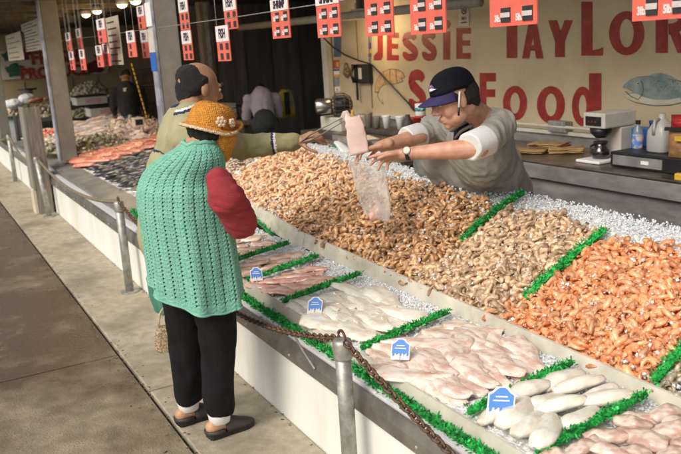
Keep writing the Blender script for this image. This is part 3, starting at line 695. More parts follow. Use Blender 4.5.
spots = rows(-1.945,-1.665,1.50,1.93,4,3,1.72,.2,.034,3,.008)
place('squid_roll', SQ, 'squid', spots, 'thick white squid roll between green strips, %s from the left in the %s row back', 'squid', 'white squid rolls')
CK = [roll_mb(.12,.036,2), roll_mb(.10,.038,5), roll_mb(.14,.034,8)]
place('fish_chunk', CK, 'chunk', rows(-1.60,-1.15,1.49,1.95,5,8,.8,.1,.024,3,.03), 'pinkish tan corner piece, %s from the green strip in the %s row back', 'fish piece', 'pinkish pieces in the corner tray')

# ---- price tags standing in the front trays
def price_tag(px, py, lab, tall=.078, lean=0):
    q = PS(px, py, 1.45, .515, 7); w = tall*.84
    t = thing('price_tag', lab, 'price tag', q - V((0,0,.0)), 'small blue and white price tags')
    rz_ = random.uniform(-.25,.2); lean += random.uniform(-.12,.16); ux = V((math.cos(.9+rz_),math.sin(.9+rz_),0)); nn = V((ux.y,-ux.x,0)); uz = (V((0,0,1)) - nn*.42 + ux*lean).normalized()
    f = lambda u, v, o_=0: q + ux*u*w + uz*(v*tall + .012) + nn*o_
    MB().prism([f(-.5,0), f(.5,0), f(.5,.74), f(.34,.80), f(.22,.94), f(-.22,.94), f(-.34,.80), f(-.5,.74)], nn*-.002).build('card', M['signwhite'], t)
    pts = [f(.44,.30,.001), f(.44,.68,.001), f(.30,.75,.001), f(.19,.85,.001)] + [f(.17*math.cos(a*PI/6), .85+.06*math.sin(a*PI/6), .001) for a in range(1,6)] + [f(-.19,.85,.001), f(-.30,.75,.001), f(-.44,.68,.001), f(-.44,.30,.001)]
    MB().prism(pts, nn*.0008).build('blue_print', M['tagblue'], t)
    mb = MB()
    for i in range(5): u = -.42 + i*.19; mb.prism([f(u,.30,.001), f(u+.12,.30,.001), f(u+.10,.20+.06*(i%2),.001), f(u+.02,.16+.06*(i%2),.001)], nn*.0008)
    mb.build('figures', M['tagblue'], t)
    mb = MB(); mb.prism([f(-.3,.5,.0022), f(.3,.5,.0022), f(.3,.54,.0022), f(-.3,.54,.0022)], nn*.0005); mb.prism([f(-.22,.62,.0022), f(.22,.62,.0022), f(.22,.66,.0022), f(-.22,.66,.0022)], nn*.0005)
    mb.build('white_print', M['signwhite'], t)
    MB().tube([q + uz*-.02, q + uz*.03], .0018, 5).build('pin', M['galv'], t)
price_tag(257, 283, 'blue and white price tag closest to the woman in the green vest')
price_tag(314, 316, 'blue and white price tag standing among the cream fillets', .082)
price_tag(399.5, 363, 'blue and white price tag standing in the wide tray of pink fillets', .088)
price_tag(499, 421, 'largest price tag, tilted, beside the white squid rolls', .105, .12)

# ---- whole fish and heaps at the left
def fish_mb(L=.3, H=.075, W=.045):
    mb = MB(); R_ = []; n = 14; prof = [.05,.45,.72,.9,1,1,.96,.88,.76,.62,.48,.34,.22,.15,.13]
    for i in range(n+1):
        t = i/n; c = V((L*.86*(t-.5), .012*math.sin(t*3.1), 0)); h = H/2*prof[i]; w = W/2*prof[i]
        R_.append([c + V((0, math.cos(2*PI*j/10)*h, math.sin(2*PI*j/10)*w)) for j in range(10)])
    mb.rings(R_); e = V((L*.43, 0, 0))
    mb.add([e+V((-.01,-.006,0)), e+V((L*.12,-H*.42,.002)), e+V((L*.075,0,.004)), e+V((L*.12,H*.42,.002)), e+V((-.01,.006,0)), e+V((0,0,.006)), e+V((0,0,-.005))],
           [(0,1,2,5),(5,2,3,4),(0,6,2,1),(6,4,3,2)])
    mb.add([V((-L*.12,H*.44,.0)), V((-L*.02,H*.68,.002)), V((L*.14,H*.34,.0)), V((0,H*.4,.005)), V((0,H*.4,-.004))], [(0,1,2,3),(0,4,2,1)])
    return mb
FS = [fish_mb(), fish_mb(.27,.085,.05), fish_mb(.33,.07,.045)]
M['fishdark'] = mat('fish_dark', (.02,.02,.022), .3, sc=14, col2=(.30,.29,.27), thr=(.48,.56), coat=.4, tint=.2)
M['fishgrey'] = mat('fish_grey', (.10,.085,.06), .35, sc=14, col2=(.34,.28,.2), coat=.4, tint=.35)
M['fishred'] = mat('fish_red', (.60,.13,.07), .3, sc=10, col2=(.66,.32,.22), coat=.4, tint=.2)
M['fishpink'] = mat('fish_pink', (.56,.36,.27), .35, sc=16, col2=(.70,.60,.50), coat=.3, tint=.25)
M['clam'] = mat('clam', (.30,.24,.16), .5, sc=40, col2=(.66,.57,.42), tint=.5)
M['lemon'] = mat('lemon', (.60,.40,.04), .5, var=.15, tint=.2)
M['clamdark'] = mat('clamdark', (.08,.065,.04), .45, sc=30, col2=(.42,.36,.24), tint=.5)
random.seed(41)
FW = [fillet_mb(.36,.19,.03,seed=3), fillet_mb(.33,.2,.032,seed=7), fillet_mb(.38,.17,.028,seed=11)]
def lrows(x0, x1, y0, y1, nx, ny, yaw, k=3, zoff=.02, jit=.015): return rows(x0, x1, y0, y1, nx, ny, yaw, .3, zoff, k, jit, left)
place('brown_fish', FS, 'fishgrey', lrows(-7.35,-5.85,1.72,2.9,10,6,1.5), 'greyish brown whole fish near the shoppers, %s from the left in the %s row back', 'fish', 'grey brown whole fish')
place('spotted_fish', FS, 'fishdark', lrows(-9.2,-7.45,1.70,2.9,13,7,1.35), 'black and silver whole fish on the left, %s along in the %s row back', 'fish', 'black and silver whole fish in rows')
place('red_fillet', FW, 'fishred', lrows(-10.2,-9.35,1.66,2.85,3,8,.5,3,.03), 'red orange fillet by the roof post foot, %s along in the %s row back', 'fillet', 'red fillets by the post')
place('pale_fish', FS, 'fishpink', lrows(-14.4,-12.0,1.72,3.1,8,6,1.2,3,.05,.06), 'pale pinkish fish beyond the red fillets, %s along in the %s row back', 'fish', 'pale fish heap at the back')
def shell_mb(r=.032):
    mb = MB(); mb.ell((0,0,0), (r, r*.85, r*.5), n=9, m=6); return mb
SH = [shell_mb(), shell_mb(.04), shell_mb(.027)]
def heap(name, mk, c, rx, ry, h, n, lab, kind='stuff', seed=1, src=SH, cat='shellfish', s=(.8,1.3)):
    random.seed(seed); mb = MB(); c = V(c)
    mb.tv = .5; k = 10
    mb.rings([[c + V((rx*q*math.cos(2*PI*j/16), ry*q*math.sin(2*PI*j/16), h*(1-q*q)*.9)) for j in range(16)] for q in (1,.8,.6,.4,.2,.03)])
    for i in range(n):
        a = random.random()*6.28; q = math.sqrt(random.random()); p_ = c + V((rx*q*math.cos(a), ry*q*math.sin(a), h*(1-q*q)+random.uniform(-.01,.02)))
        A = Matrix.Translation(p_) @ Matrix.Rotation(random.random()*6, 4, V((random.random()-.5,random.random()-.5,random.random()))) @ Matrix.Scale(random.uniform(*s), 4)
        mb.merge(random.choice(src), A, random.random())
    return tag(mb.build(name, M[mk], smooth=True), lab, cat, kind=kind)
heap('clam_heap', 'clamdark', (-11.1,2.2,left(0,2.2)), .75,.8,.11, 420, 'greenish brown clams heaped beyond the red fillets', seed=2)
heap('squid_heap', 'fishpink', (-11.2,2.85,left(0,2.8)-.02), .75,.40,.10, 260, 'pale pink squid pieces heaped behind the greenish clams', seed=18, s=(1,1.8), src=SV2 and [shell_mb(.05), fish_mb(.2,.05,.03)])
heap('prawn_heap', 'clam', (-12.3,3.0,left(0,2.9)), .6,.35,.12, 220, 'mixed pale shellfish heaped by the small cream radio', seed=19, s=(1,1.6))
heap('oyster_heap', 'clam', (-12.3,1.95,left(0,1.95)), .5,.35,.12, 260, 'pale oysters heaped in front of the far pale fish', seed=12, s=(.9,1.5))
heap('cockle_heap', 'fishred', (-13.4,1.95,left(0,1.95)+.02), .45,.4,.10, 160, 'reddish shellfish heaped at the far end of the fish counter', seed=13, s=(.9,1.5))
heap('lemon_heap', 'lemon', (-19.15,2.75,.64), .2,.2,.16, 60, 'yellow lemons piled at the right end of the stand', seed=14, s=(.8,1.1))
heap('kale_heap', 'grass', (-19.1,1.75,.64), .2,.22,.13, 80, 'green leafy bits at the left end of the stand', seed=15, s=(.9,1.5), cat='greens')
heap('snail_heap', 'clamdark', (-17.7,2.55,.66), .45,.45,.2, 200, 'dark snail shells heaped between the tall post and the cartons', seed=16, s=(1,1.6))
# far tiers
ft = thing('rear_stand', 'dark edged stepped stand carrying boxes and shellfish at the back left', 'stand', (-16.5,3.1,-.15))
MB().box((-18.6,2.0,-.1), (-15.2,4.35,.66)).build('lower_shelf', M['dark'], ft, bevel=.01)
MB().box((-18.9,2.9,.66), (-17.0,4.4,.86)).build('upper_shelf', M['dark2'], ft, bevel=.01)
MB().box((-15.2,1.95,.58), (-15.1,4.4,.72)).build('black_edge', M['black'], ft)
heap('scallop_heap', 'clam', (-18.2,3.62,.9), .42,.52,.36, 330, 'tall heap of cream and brown shells right of the tall post', seed=3, s=(1,1.6))
heap('mussel_heap', 'clamdark', (-16.4,3.15,.66), .45,.5,.14, 200, 'dark shells in front of the tall shell heap', seed=4)
heap('whelk_heap', 'fishpink', (-15.9,3.55,.66), .3,.45,.1, 90, 'brownish pink pieces before the black shelf edge', seed=5)
def carton(px, py, x, lab, s_=(.3,.34,.16)):
    c = P(px, py, x=x); t = thing('seafood_carton', lab, 'carton', c)
    mb = MB(); mb.cbox(c + V((0,0,s_[2]/2)), s_); mb.build('box', M['offwhite'], t, bevel=.01)
    MB().cbox(c + V((0,0,s_[2]+.012)), (s_[0]*1.02, s_[1]*1.02, .03)).build('lid', M['black'], t)
    MB().cbox(c + V((s_[0]/2+.003, .02, s_[2]*.5)), (.004, s_[1]*.5, s_[2]*.55)).build('label', mat('pinklabel', (.62,.35,.36), .5, var=.3, sc=40), t)
carton(90, 104, -16.9, 'upper cream carton with a pink label and black lid, by the shell heap', (.5,.62,.16))
carton(106, 115, -15.5, 'lower cream carton with a pink label and black lid, on the shelf edge', (.45,.66,.16))
# produce stand at the far left
ps = thing('produce_stand', 'white fronted stand with bags of produce behind the short wooden post', 'stand', (-20,2.6,-.1))
MB().box((-19.4,1.5,-.1), (-18.95,3.0,.60)).build('body', M['white'], ps, bevel=.01)
MB().box((-19.5,1.45,.60), (-18.9,3.05,.64)).build('green_edge', M['bgreen'], ps)
heap('mushroom_bags', 'clam', (-19.2,2.1,.64), .25,.42,.20, 90, 'yellowish brown mussels heaped on the white fronted stand', seed=6)
random.seed(9)
for px, py, lab in ((14,104,'white plastic bag of shellfish at the far left of the stand'),(27,99,'white plastic bag of shellfish in the middle of the stand')):
    c = P(px, py, x=-19.0); mb = MB(); mb.ell(c, (.13,.2,.12), n=16, m=10); mb = remesh(mb, .02, 1, lambda p_, n_: .02*nz(p_.x,p_.y,p_.z,14)); tag(mb.build('produce_bag', M['white'], smooth=True), lab, 'bag')
c = P(40, 101, x=-18.9); mb = MB()
for i in range(9): mb.ell(c + V((random.uniform(-.03,.03), random.uniform(-.16,.16), random.uniform(-.02,.07))), (.07,.1,.04), n=10, m=6)
tag(mb.build('salmon_pile', M['fishred'], smooth=True), 'bright orange salmon pieces on top of the stand by the tall post', 'fish')
c = P(28, 93, x=-19.3)
t = thing('weighing_pan', 'small grey scale with dark top behind the bags', 'scale', c); MB().lathe(c + V((0,0,-.05)), [(.10,0),(.10,.09),(.16,.12)], 14).build('base', M['galv'], t, True); MB().lathe(c + V((0,0,.07)), [(.2,0),(.21,.03),(.19,.03)], 16).build('pan', M['black'], t, True)
# pan of pale shrimp and fish heads beyond the peach heap
tr = thing('steel_pan', 'shallow steel pan of pale pink shrimp under the outstretched olive sleeve', 'pan', (-6.4,2.5,.7))
mb = MB(); q = [V((-6.9,2.25,.745)), V((-6.05,2.12,.735)), V((-6.1,2.72,.80)), V((-7.0,2.9,.82))]
c0 = sum(q, V())/4; r0 = [p_.lerp(c0,.04) for p_ in q]
mb.rings([[p_ + V((0,0,-.07)) for p_ in r0], q, r0, [p_ + V((0,0,-.05)) for p_ in r0]]); mb.build('tray', M['steel'], tr)
random.seed(12); mb = MB()
for i in range(520):
    u, v = random.random(), random.random(); c = q[0].lerp(q[1],u).lerp(q[3].lerp(q[2],u), v)
    mb.merge(SV2[i % 3], Matrix.Translation(c + V((0,0,random.uniform(-.03,.006)))) @ Matrix.Rotation(random.random()*6,4,'Z') @ Matrix.Rotation(random.gauss(0,.4),4,'X') @ Matrix.Scale(.8,4), random.random())
M['paleshrimp'] = smat('shrimp_pale', (.66,.44,.28), (.78,.66,.52), .2)
tag(mb.build('pale_shrimp', M['paleshrimp'], smooth=True), 'pale pink shrimp filling the steel pan', 'shrimp', kind='stuff')
spots = [(-7.35,2.5,.80,.4,0,0,.9,0,0,0),(-7.2,2.72,.83,.9,0,0,.9,1,1,0),(-7.5,2.8,.84,.2,0,0,.9,2,0,1),(-7.45,2.25,.78,1.3,0,0,.8,0,1,1)]
place('croaker', FS, 'fishpink', spots, 'pale fish beside the steel pan, %s from the pan in the %s row', 'fish', 'pale fish beside the pan')
tag(MB().cbox((-7.1,3.15,.80), (.5,.16,.03), .5).build('cutting_board', M['offwhite'], bevel=.008), 'narrow pale cutting board lying beyond the steel pan', 'board')
# ================================================================ BACK COUNTER AND ITS THINGS
bc = thing('steel_counter', 'stainless steel work counter along the painted wall', 'counter', (-4.5,4.3,-.15))
MB().box((-7.6,4.0,.80), (1,4.72,.82)).build('worktop', M['counterT'], bc, bevel=.006)
MB().box((-7.6,4.005,.69), (1,4.03,.799)).build('upper_apron', M['stain'], bc, bevel=.004)
MB().box((-7.6,4.04,-.15), (1,4.06,.684)).build('lower_panel', M['stain'], bc)
MB().box((-8.8,4.725,.80), (1,4.747,.905)).build('backsplash', M['stain'], bc)
jb = MB().box((-4.98,4.66,.93),(-4.78,4.74,1.02)); tag(jb.build('outlet_box', M['galv'], bevel=.006), 'grey metal electric outlet box on the wall beside the vendor back', 'outlet box')
# coffee brewer
cb = thing('coffee_brewer', 'white office coffee brewer with black basket on the steel counter', 'coffee maker', (-4.02,4.42,.82))
X0, X1 = -4.13, -3.93
MB().box((X0,4.36,.835), (X1,4.50,1.06)).build('back_column', M['offwhite'], cb, bevel=.008)
MB().box((X0,4.20,1.062), (X1,4.51,1.17)).build('top_housing', M['offwhite'], cb, bevel=.01)
MB().box((X0-.01,4.14,.822), (X1+.01,4.51,.842)).build('base_plate', M['white'], cb, bevel=.006)
MB().box((X0+.03,4.192,1.082), (X1-.03,4.1995,1.145)).build('control_panel', M['black'], cb)
mb = MB()
for i in range(3): mb.box((X0+.06+i*.03,4.187,1.105),(X0+.068+i*.03,4.1915,1.112))
mb.build('switch', M['stickred'], cb)
MB().lathe((-4.03,4.27,.99), [(.035,0),(.07,.035),(.075,.068)], 18).build('filter_basket', M['black'], cb, True)
MB().lathe((-4.03,4.27,.845), [(.055,0),(.072,.03),(.066,.06),(.045,.085),(.048,.10),(.04,.105)], 18).build('carafe', mat('darkglass', (.02,.012,.008), .08, coat=.6), cb, True)
MB().lathe((-4.03,4.27,.952), [(.05,0),(.05,.012)], 16).tube([(-4.03,4.23,.95),(-4.03,4.175,.94),(-4.03,4.165,.90),(-4.03,4.21,.87)], .008, 6).build('carafe_handle', M['black'], cb)
# black box with grey front
bb = thing('counter_scale', 'low black box with a pale grey front carrying the jug and bottles', 'box', (-3.55,4.35,.82))
MB().box((-3.83,4.15,.822), (-3.22,4.62,.925)).build('case', M['black'], bb, bevel=.008)
MB().box((-3.80,4.142,.84), (-3.40,4.149,.905)).build('front_plate', mat('plate', (.22,.21,.20), .5, var=.25, sc=9), bb)
MB().box((-3.56,4.136,.862), (-3.50,4.1415,.885)).build('white_mark', M['white'], bb)
def bz(px, py, y): return P(px, py, y=y)
# milk jug
jq = P(661,155.5,y=4.32); jq.z = .926; jug = thing('plastic_jug', 'cloudy translucent gallon jug without a lid on the black box', 'jug', jq)
mb = MB(); R_ = []
for w, z, sq in ((.066,0,1),(.075,.01,1),(.076,.10,1),(.074,.14,.9),(.058,.18,.5),(.03,.215,0),(.022,.225,0),(.022,.25,0)):
    ring = []
    for j in range(24):
        a = 2*PI*j/24; k = 1 / max(abs(math.cos(a)), abs(math.sin(a))); k = 1 + (min(k, 1.22)-1)*sq; ring.append(jq + V((w*k*math.cos(a), w*k*math.sin(a), z)))
    R_.append(ring)
M['jug'] = mat('jugplastic', (.60,.58,.54), .3, trans=.25, sss=.3, var=.06)
mb.rings(R_).build('body', M['jug'], jug, True)
MB().tube([jq+V((.0,-.03,.215)), jq+V((.0,-.066,.21)), jq+V((.0,-.078,.17)), jq+V((0,-.074,.12))], .012, 8).build('handle', M['jug'], jug, True)
# blue labelled bottle
bq = bz(637.5,151.5,4.36); bt = thing('spray_bottle', 'clear bottle with a bright label and black cap left of the jug', 'bottle', bq)
MB().lathe(bq, [(.034,0),(.036,.01),(.036,.13),(.03,.155),(.014,.175),(.013,.19)], 18).build('body', mat('bluish', (.35,.42,.52), .2, trans=.4), bt, True)
MB().lathe(bq, [(.0372,.03),(.0374,.031),(.0374,.12),(.0372,.121)], 18).build('label', mat('blabel', (.10,.25,.60), .4, sc=26, col2=(.65,.50,.42), thr=(.45,.55)), bt, True)
MB().lathe(bq, [(.017,.19),(.017,.215)], 14).build('cap', M['black'], bt)
q = bz(640,152,4.5); MBX = MB().cbox(q + V((0.02,.03,.085)), (.16,.12,.17), .05); tag(MBX.build('blue_carton', M['blue'], bevel=.004), 'bright blue carton half hidden behind the bottle and the jug', 'carton')
q = bz(654,122,4.55); tag(MB().lathe(q + V((0,0,-.2)), [(.03,0),(.03,.19),(.034,.192),(.034,.21)], 14).build('blue_capped_bottle', M['sticknavy'], smooth=True), 'dark blue capped bottle top showing behind the jug', 'bottle')
# chips bag
q = bz(685,158,4.22); sg = thing('snack_bag', 'brown and red snack bag cut by the right edge', 'bag', q)
def pillow(c, w, h, d, rz, n=14):
    mb = MB(); R_ = []
    for i in range(n+1):
        t = i/n; z = h*t; k = math.sin(PI*min(.985, max(.015, t)))**.45
        R_.append([c + Matrix.Rotation(rz,3,'Z') @ V((w/2*math.cos(2*PI*j/20)*(1-.08*k), d/2*k*math.sin(2*PI*j/20)*(1+.3*nz(j*.7,i*.5,0,1)), z)) for j in range(20)])
    return mb.rings(R_)
pillow(q + V((0,0,-.01)), .22, .19, .11, .3).build('lower_bag', mat('kraft', (.24,.13,.06), .5, sc=18, col2=(.42,.20,.07), bump=.3), sg, True)
pillow(q + V((0,0,.17)), .20, .10, .10, .3).build('red_top', mat('redfoil', (.40,.025,.02), .35, sc=12, col2=(.20,.01,.01), bump=.3), sg, True)
MB().cbox(q + V((-.02,-.05,.185)), (.16,.02,.022), .3).build('black_band', M['black'], sg)
MB().cbox(q + V((.03,-.06,.13)), (.1,.02,.03), .3).build('yellow_print', M['stickyel'], sg)
q = bz(679.5,178,4.05); tag(MB().cbox(q, (.05,.04,.06), .2).build('yellow_packet', M['stickyel'], bevel=.006), 'small yellow packet on the counter at the right edge', 'packet')
# brown paper bags
M['kraftbag'] = mat('kraftbag', (.34,.21,.09), .75, sc=14, var=.25, bump=.4, bsc=40)
random.seed(14)
for i, (px, py, rz, sz, lab) in enumerate(((531,152,.5,(.26,.2),'flat brown paper bag nearest the vendor on the steel counter'),(549,150,.35,(.28,.22),'brown paper bags in the thickest stack on the counter'),(566,152,.8,(.26,.17),'crumpled golden brown paper bag right of the stack'))):
    c = P(px, py, z=.825); mb = MB(); n = (2,5,3)[i]
    for k in range(n):
        a = Matrix.Rotation(rz + random.uniform(-.12,.12), 3, 'Z'); R_ = []
        for t in range(9):
            u = t/8-.5; R_.append([c + a @ V((u*sz[0], sz[1]/2*math.cos(2*PI*j/12)*(1+.1*nz(t,k,j)), .012*k + .006 + (.006+.012*(i==2)*abs(u)*2)*math.sin(2*PI*j/12) + .006*nz(t*.8,k,i))) for j in range(12)])
        mb.rings(R_)
    tag(mb.build('paper_bags', M['kraftbag'], smooth=True), lab, 'paper bag', 'brown paper bags on the counter')
# ---- left part of the back counter
lc = thing('cluttered_counter', 'dark work table behind the fish fillet held in tongs', 'table', (-6.5,3.9,-.15))
MB().box((-8.6,3.55,.70), (-5.6,4.0,.74)).build('tabletop', M['counterT'], lc, bevel=.005)
MB().box((-8.6,3.56,-.15), (-5.6,3.58,.70)).build('front', M['stain'], lc)
wb = P(334,130,y=4.3)
mb = MB().cbox((-8.05,4.4,.86), (.50,.34,.16), 0); tag(mb.build('white_cooler', M['offwhite'], bevel=.015), 'white box under the dark caged motor at the wall end', 'box')
tag(MB().cbox((-8.05,4.36,.745), (.9,.6,.07)).build('equipment_platform', M['dark'], bevel=.01), 'dark low base under the white box by the wall end', 'base')
mt_ = thing('exhaust_motor', 'silver cylinder motor with a dark wire cage on the white box', 'motor', (-8.05,4.35,.94))
ax = V((-.48,-.87,0)); c0 = P(341,105,y=4.35)
A3 = Matrix(frame(ax)).transposed()
MB().lathe(c0, [(.07,.10),(.09,.12),(.09,.27),(.075,.29)], 20, A3).build('cylinder', mat('chrome', (.42,.40,.37), .25, .9, var=.2), mt_, True)
mb = MB()
for k in range(14):
    a = 2*PI*k/14; mb.tube([c0 + A3 @ V((r_*math.cos(a), r_*math.sin(a), z_)) for r_, z_ in ((.085,.10),(.13,.06),(.135,-.04),(.09,-.11),(.02,-.13))], .005, 5)
for r_, z_ in ((.13,.06),(.135,-.04),(.09,-.11)): mb.tube([c0 + A3 @ V((r_*math.cos(2*PI*k/20), r_*math.sin(2*PI*k/20), z_)) for k in range(21)], .005, 5)
mb.build('wire_cage', M['dark'], mt_); MB().lathe(c0, [(.06,-.1),(.09,-.05),(.09,.08)], 16, A3).build('fan_core', M['black'], mt_, True)
MB().cbox(c0 + V((0,0,-.14)), (.14,.14,.06)).build('foot', M['dark'], mt_)
# cups, can, clutter
def cup(px, py, y, lab, mk='white', h=.10, r=.042, nest=0):
    q = P(px, py, y=y); t = thing('foam_cup', lab, 'cup', q)
    MB().lathe(q, [(r*.72,0),(r,h),(r*1.06,h+.004),(r*.92,h-.004),(r*.66,.01)], 18).build('cup', M[mk], t, True)
    if nest: MB().lathe(q + V((0,0,h)), [(r*.95,0),(r*1.06,.02),(r*1.06,.03),(r*.9,.028)], 18).build('nested_rim', M[mk], t, True)
cup(387,128,4.25,'white foam cup left of the pair beside the vendor sleeve', nest=1)
cup(400.5,129,4.25,'white foam cup closest to the vendor sleeve', nest=1)
M['clearcup'] = mat('clearcup', (.55,.50,.42), .15, trans=.5, var=.2)
cup(369,128,4.3,'clear plastic cup stack standing under the painted shrimp','clearcup',.14,.045,1); cup(377,128,4.3,'clear plastic cups right of the first clear stack','clearcup',.12,.045)
tag(MB().box((-7.45,4.2,.822), (-6.3,4.45,.86)).build('cup_shelf', M['dark'], bevel=.006), 'dark low shelf holding the foam cups', 'shelf')
q = P(420.5,115.5,y=4.4); cn = thing('white_tin', 'white tin with a teal wave left of the vendor cap', 'tin', q)
MB().lathe(q, [(.05,0),(.052,.004),(.052,.115),(.048,.118)], 22).build('tin', M['white'], cn, True)
MB().lathe(q, [(.0535,.045),(.0535,.08)], 22).build('teal_band', mat('teal', (.02,.28,.32), .4, sc=14, col2=(.7,.75,.75), thr=(.5,.56)), cn, True)
MB().lathe(q + V((0,0,-.02)), [(.056,0),(.056,.02)], 18).build('red_base', M['stickred'], cn)
tag(MB().cbox(P(412,120,y=4.35), (.18,.1,.05)).build('red_tray', M['paint'], bevel=.004), 'dark red tray edge under the white tin', 'tray')
random.seed(17)
for i, (px, py, mk, s_, lab) in enumerate(((348,121,'black',.05,'small black bottle by the pink fillet'),(353,122,'stickyel',.035,'small yellow topped bottle by the pink fillet'),(357,130,'dark',.06,'round dark pot behind the pink fillet'),(408,128,'dark',.05,'small dark pot right of the foam cups'))):
    q = P(px, py, y=4.2); tag(MB().lathe(q + V((0,0,-.03)), [(s_*.8,0),(s_,.01),(s_,.09),(s_*.5,.13),(s_*.45,.16)], 14).build('small_bottle', M[mk], smooth=True), lab, 'bottle')
# digital scale with a green label and foam box, white wrap
q = P(356,158,y=2.98)
sc = thing('vendor_scale', 'white scale with a green label behind the dangling fillet', 'scale', q)
ax1 = V((.48,.87,0)); M['green'] = mat('greenlabel', (.015,.18,.07), .4, var=.2)
A2 = Matrix.Rotation(-.25, 3, 'Z')
def fx(c, pts): return [c + A2 @ V(p_) for p_ in pts]
mb = MB(); mb.rings([fx(q, [(-.22,y_,0),(.20,y_,0),(.20,y_,.05),(-.02,y_,.10),(-.15,y_,.13),(-.22,y_,.08)]) for y_ in (-.13,.15)]); mb.build('body', M['white'], sc, bevel=.008)
MB().prism(fx(q, [(-.21,-.133,.02),(-.03,-.133,.02),(-.03,-.133,.085),(-.14,-.133,.11),(-.205,-.133,.075)]), (0,-.003,0)).build('green_label', M['green'], sc)
MB().prism(fx(q, [(-.17,-.1365,.045),(-.07,-.1365,.045),(-.07,-.1365,.06),(-.17,-.1365,.06)]), (0,-.001,0)).build('label_print', M['offwhite'], sc)
MB().cbox(q + V((.02,.02,.145)), (.30,.26,.015), -.25).build('pan', M['stain'], sc, bevel=.004)
tag(MB().cbox(P(352,175,y=2.98)+V((0.02,.0,.0)), (.5,.34,.15), -.15).build('foam_box', M['white'], bevel=.01), 'white foam box behind the shrimp under the scale', 'box')
mb = MB(); c = P(325,158,y=3.02)
for k in range(7): mb.ell(c + V((random.uniform(-.05,.05), random.uniform(-.05,.05), random.uniform(-.05,.06))), (.055,.05,.06), n=12, m=8)
mb = remesh(mb, .010, 1, lambda p_, n_: .016*nz(p_.x,p_.y,p_.z,28) + .008*nz(p_.x,p_.y,p_.z,60))
tag(mb.build('crumpled_bag', mat('cling', (.52,.53,.52), .25, var=.2, sc=12, coat=.4), smooth=True), 'crumpled grey white plastic bag left of the foam box', 'plastic bag')
tag(MB().cbox(P(315,150,y=3.5)+V((0,0,-.1)), (1.1,.06,.22), -.05).build('steel_bin', M['stain'], bevel=.01), 'grey steel bin side between the mans hand and the vendor scale', 'bin')
tag(MB().cbox(P(312,163,y=3.1)+V((0,0,0)), (.12,.12,.16)).build('blue_bucket', M['sticknavy'], bevel=.02), 'dark blue bucket below the mans outstretched hand', 'bucket')
tag(MB().cbox(P(290,165,y=3.2)+V((0,0,-.06)), (.5,.3,.2)).build('brown_crate', M['wood'], bevel=.01), 'dark brown crate under the outstretched olive sleeve', 'crate')
# ---- things in front of the dark wall
tb = thing('back_table', 'dark cluttered table beyond the two shoppers', 'table', (-11,4.0,-.15))
MB().box((-11.6,3.5,.72), (-10.4,4.5,.78)).build('tabletop', M['wood'], tb, bevel=.006)
for x, y in ((-11.5,3.6),(-10.5,3.6),(-11.5,4.4),(-10.5,4.4)): MB().box((x-.03,y-.03,-.15),(x+.03,y+.03,.72)).build('leg', M['dark'], tb)
for i in range(3): tag(MB().cbox((-11.0,3.92,.83+.075*i), (.42,.5-.03*i,.07), .1*i).build('paper_stack', M['offwhite'] if i else M['kraftbag'], bevel=.006), ('brown carton at the bottom of the pile on the back table','grey white papers in the middle of the pile on the back table','grey white papers on top of the pile on the back table')[i], 'papers')
tag(MB().cbox((-10.9,4.36,.87), (.34,.42,.20), .2).build('black_case', M['black'], bevel=.04), 'black rounded case on the back table left of the bending man', 'case')
tag(MB().cbox((-10.3,3.72,.60), (.4,.5,.3), .2).build('wooden_crate', M['wood'], bevel=.008), 'brown wooden crate below the papers', 'crate')
ry = thing('yellow_raincoat', 'yellow and black rain jacket hung right of the bending man', 'jacket', P(285.5,116,x=-11))
c = P(285.5,102,x=-11); mb = MB(); 
R_ = [[c + V((.05*math.sin(a), w*math.cos(a)*(1+.15*math.sin(3*a)), z)) for a in [2*PI*j/16 for j in range(16)]] for w, z in ((.13,-.24),(.13,-.1),(.12,.05),(.10,.15),(.05,.19))]
mb.rings(R_).build('coat', mat('yellowcoat', (.42,.36,.02), .5, sc=8, var=.3), ry, True)
MB().cbox(c + V((.055,0,-.02)), (.02,.08,.34)).build('black_panel', M['black'], ry)
sc_ = thing('dark_crates', 'stack of dark brown crates behind the man in black', 'crates', (-13.0,3.45,-.15))
for i in range(6): MB().box((-13.3,3.25,-.1+i*.28), (-12.95,3.75,.15+i*.28)).build('crate', mat('crate%d' % i, (.05+.01*(i%2),.035,.03), .7, var=.3), sc_, bevel=.01)
# slim yellow-and-black pole and small white radio
mb = MB(); a = P(131,62,x=-10.2); b = P(148,122,x=-10.2); n = 14
mb.tube([a, b], .010, 8); t = thing('striped_pole', 'thin yellow and black pole leaning in front of the man in black', 'pole', b); mb.build('yellow_pole', M['stickyel'], t)
mb = MB()
for i in range(n): mb.tube([a.lerp(b, (i+.0)/n), a.lerp(b, (i+.25)/n)], .0115, 8)
mb.build('black_bands', M['black'], t)
c = P(138.5,127,x=-10.0); t = thing('white_radio', 'small cream box with a dark face standing among the fish', 'radio', c)
MB().cbox(c + V((0,0,.06)), (.12,.13,.12)).build('case', M['cream'], t, bevel=.01); MB().cbox(c + V((.062,0,.065)), (.004,.09,.07)).build('dark_face', M['black'], t)
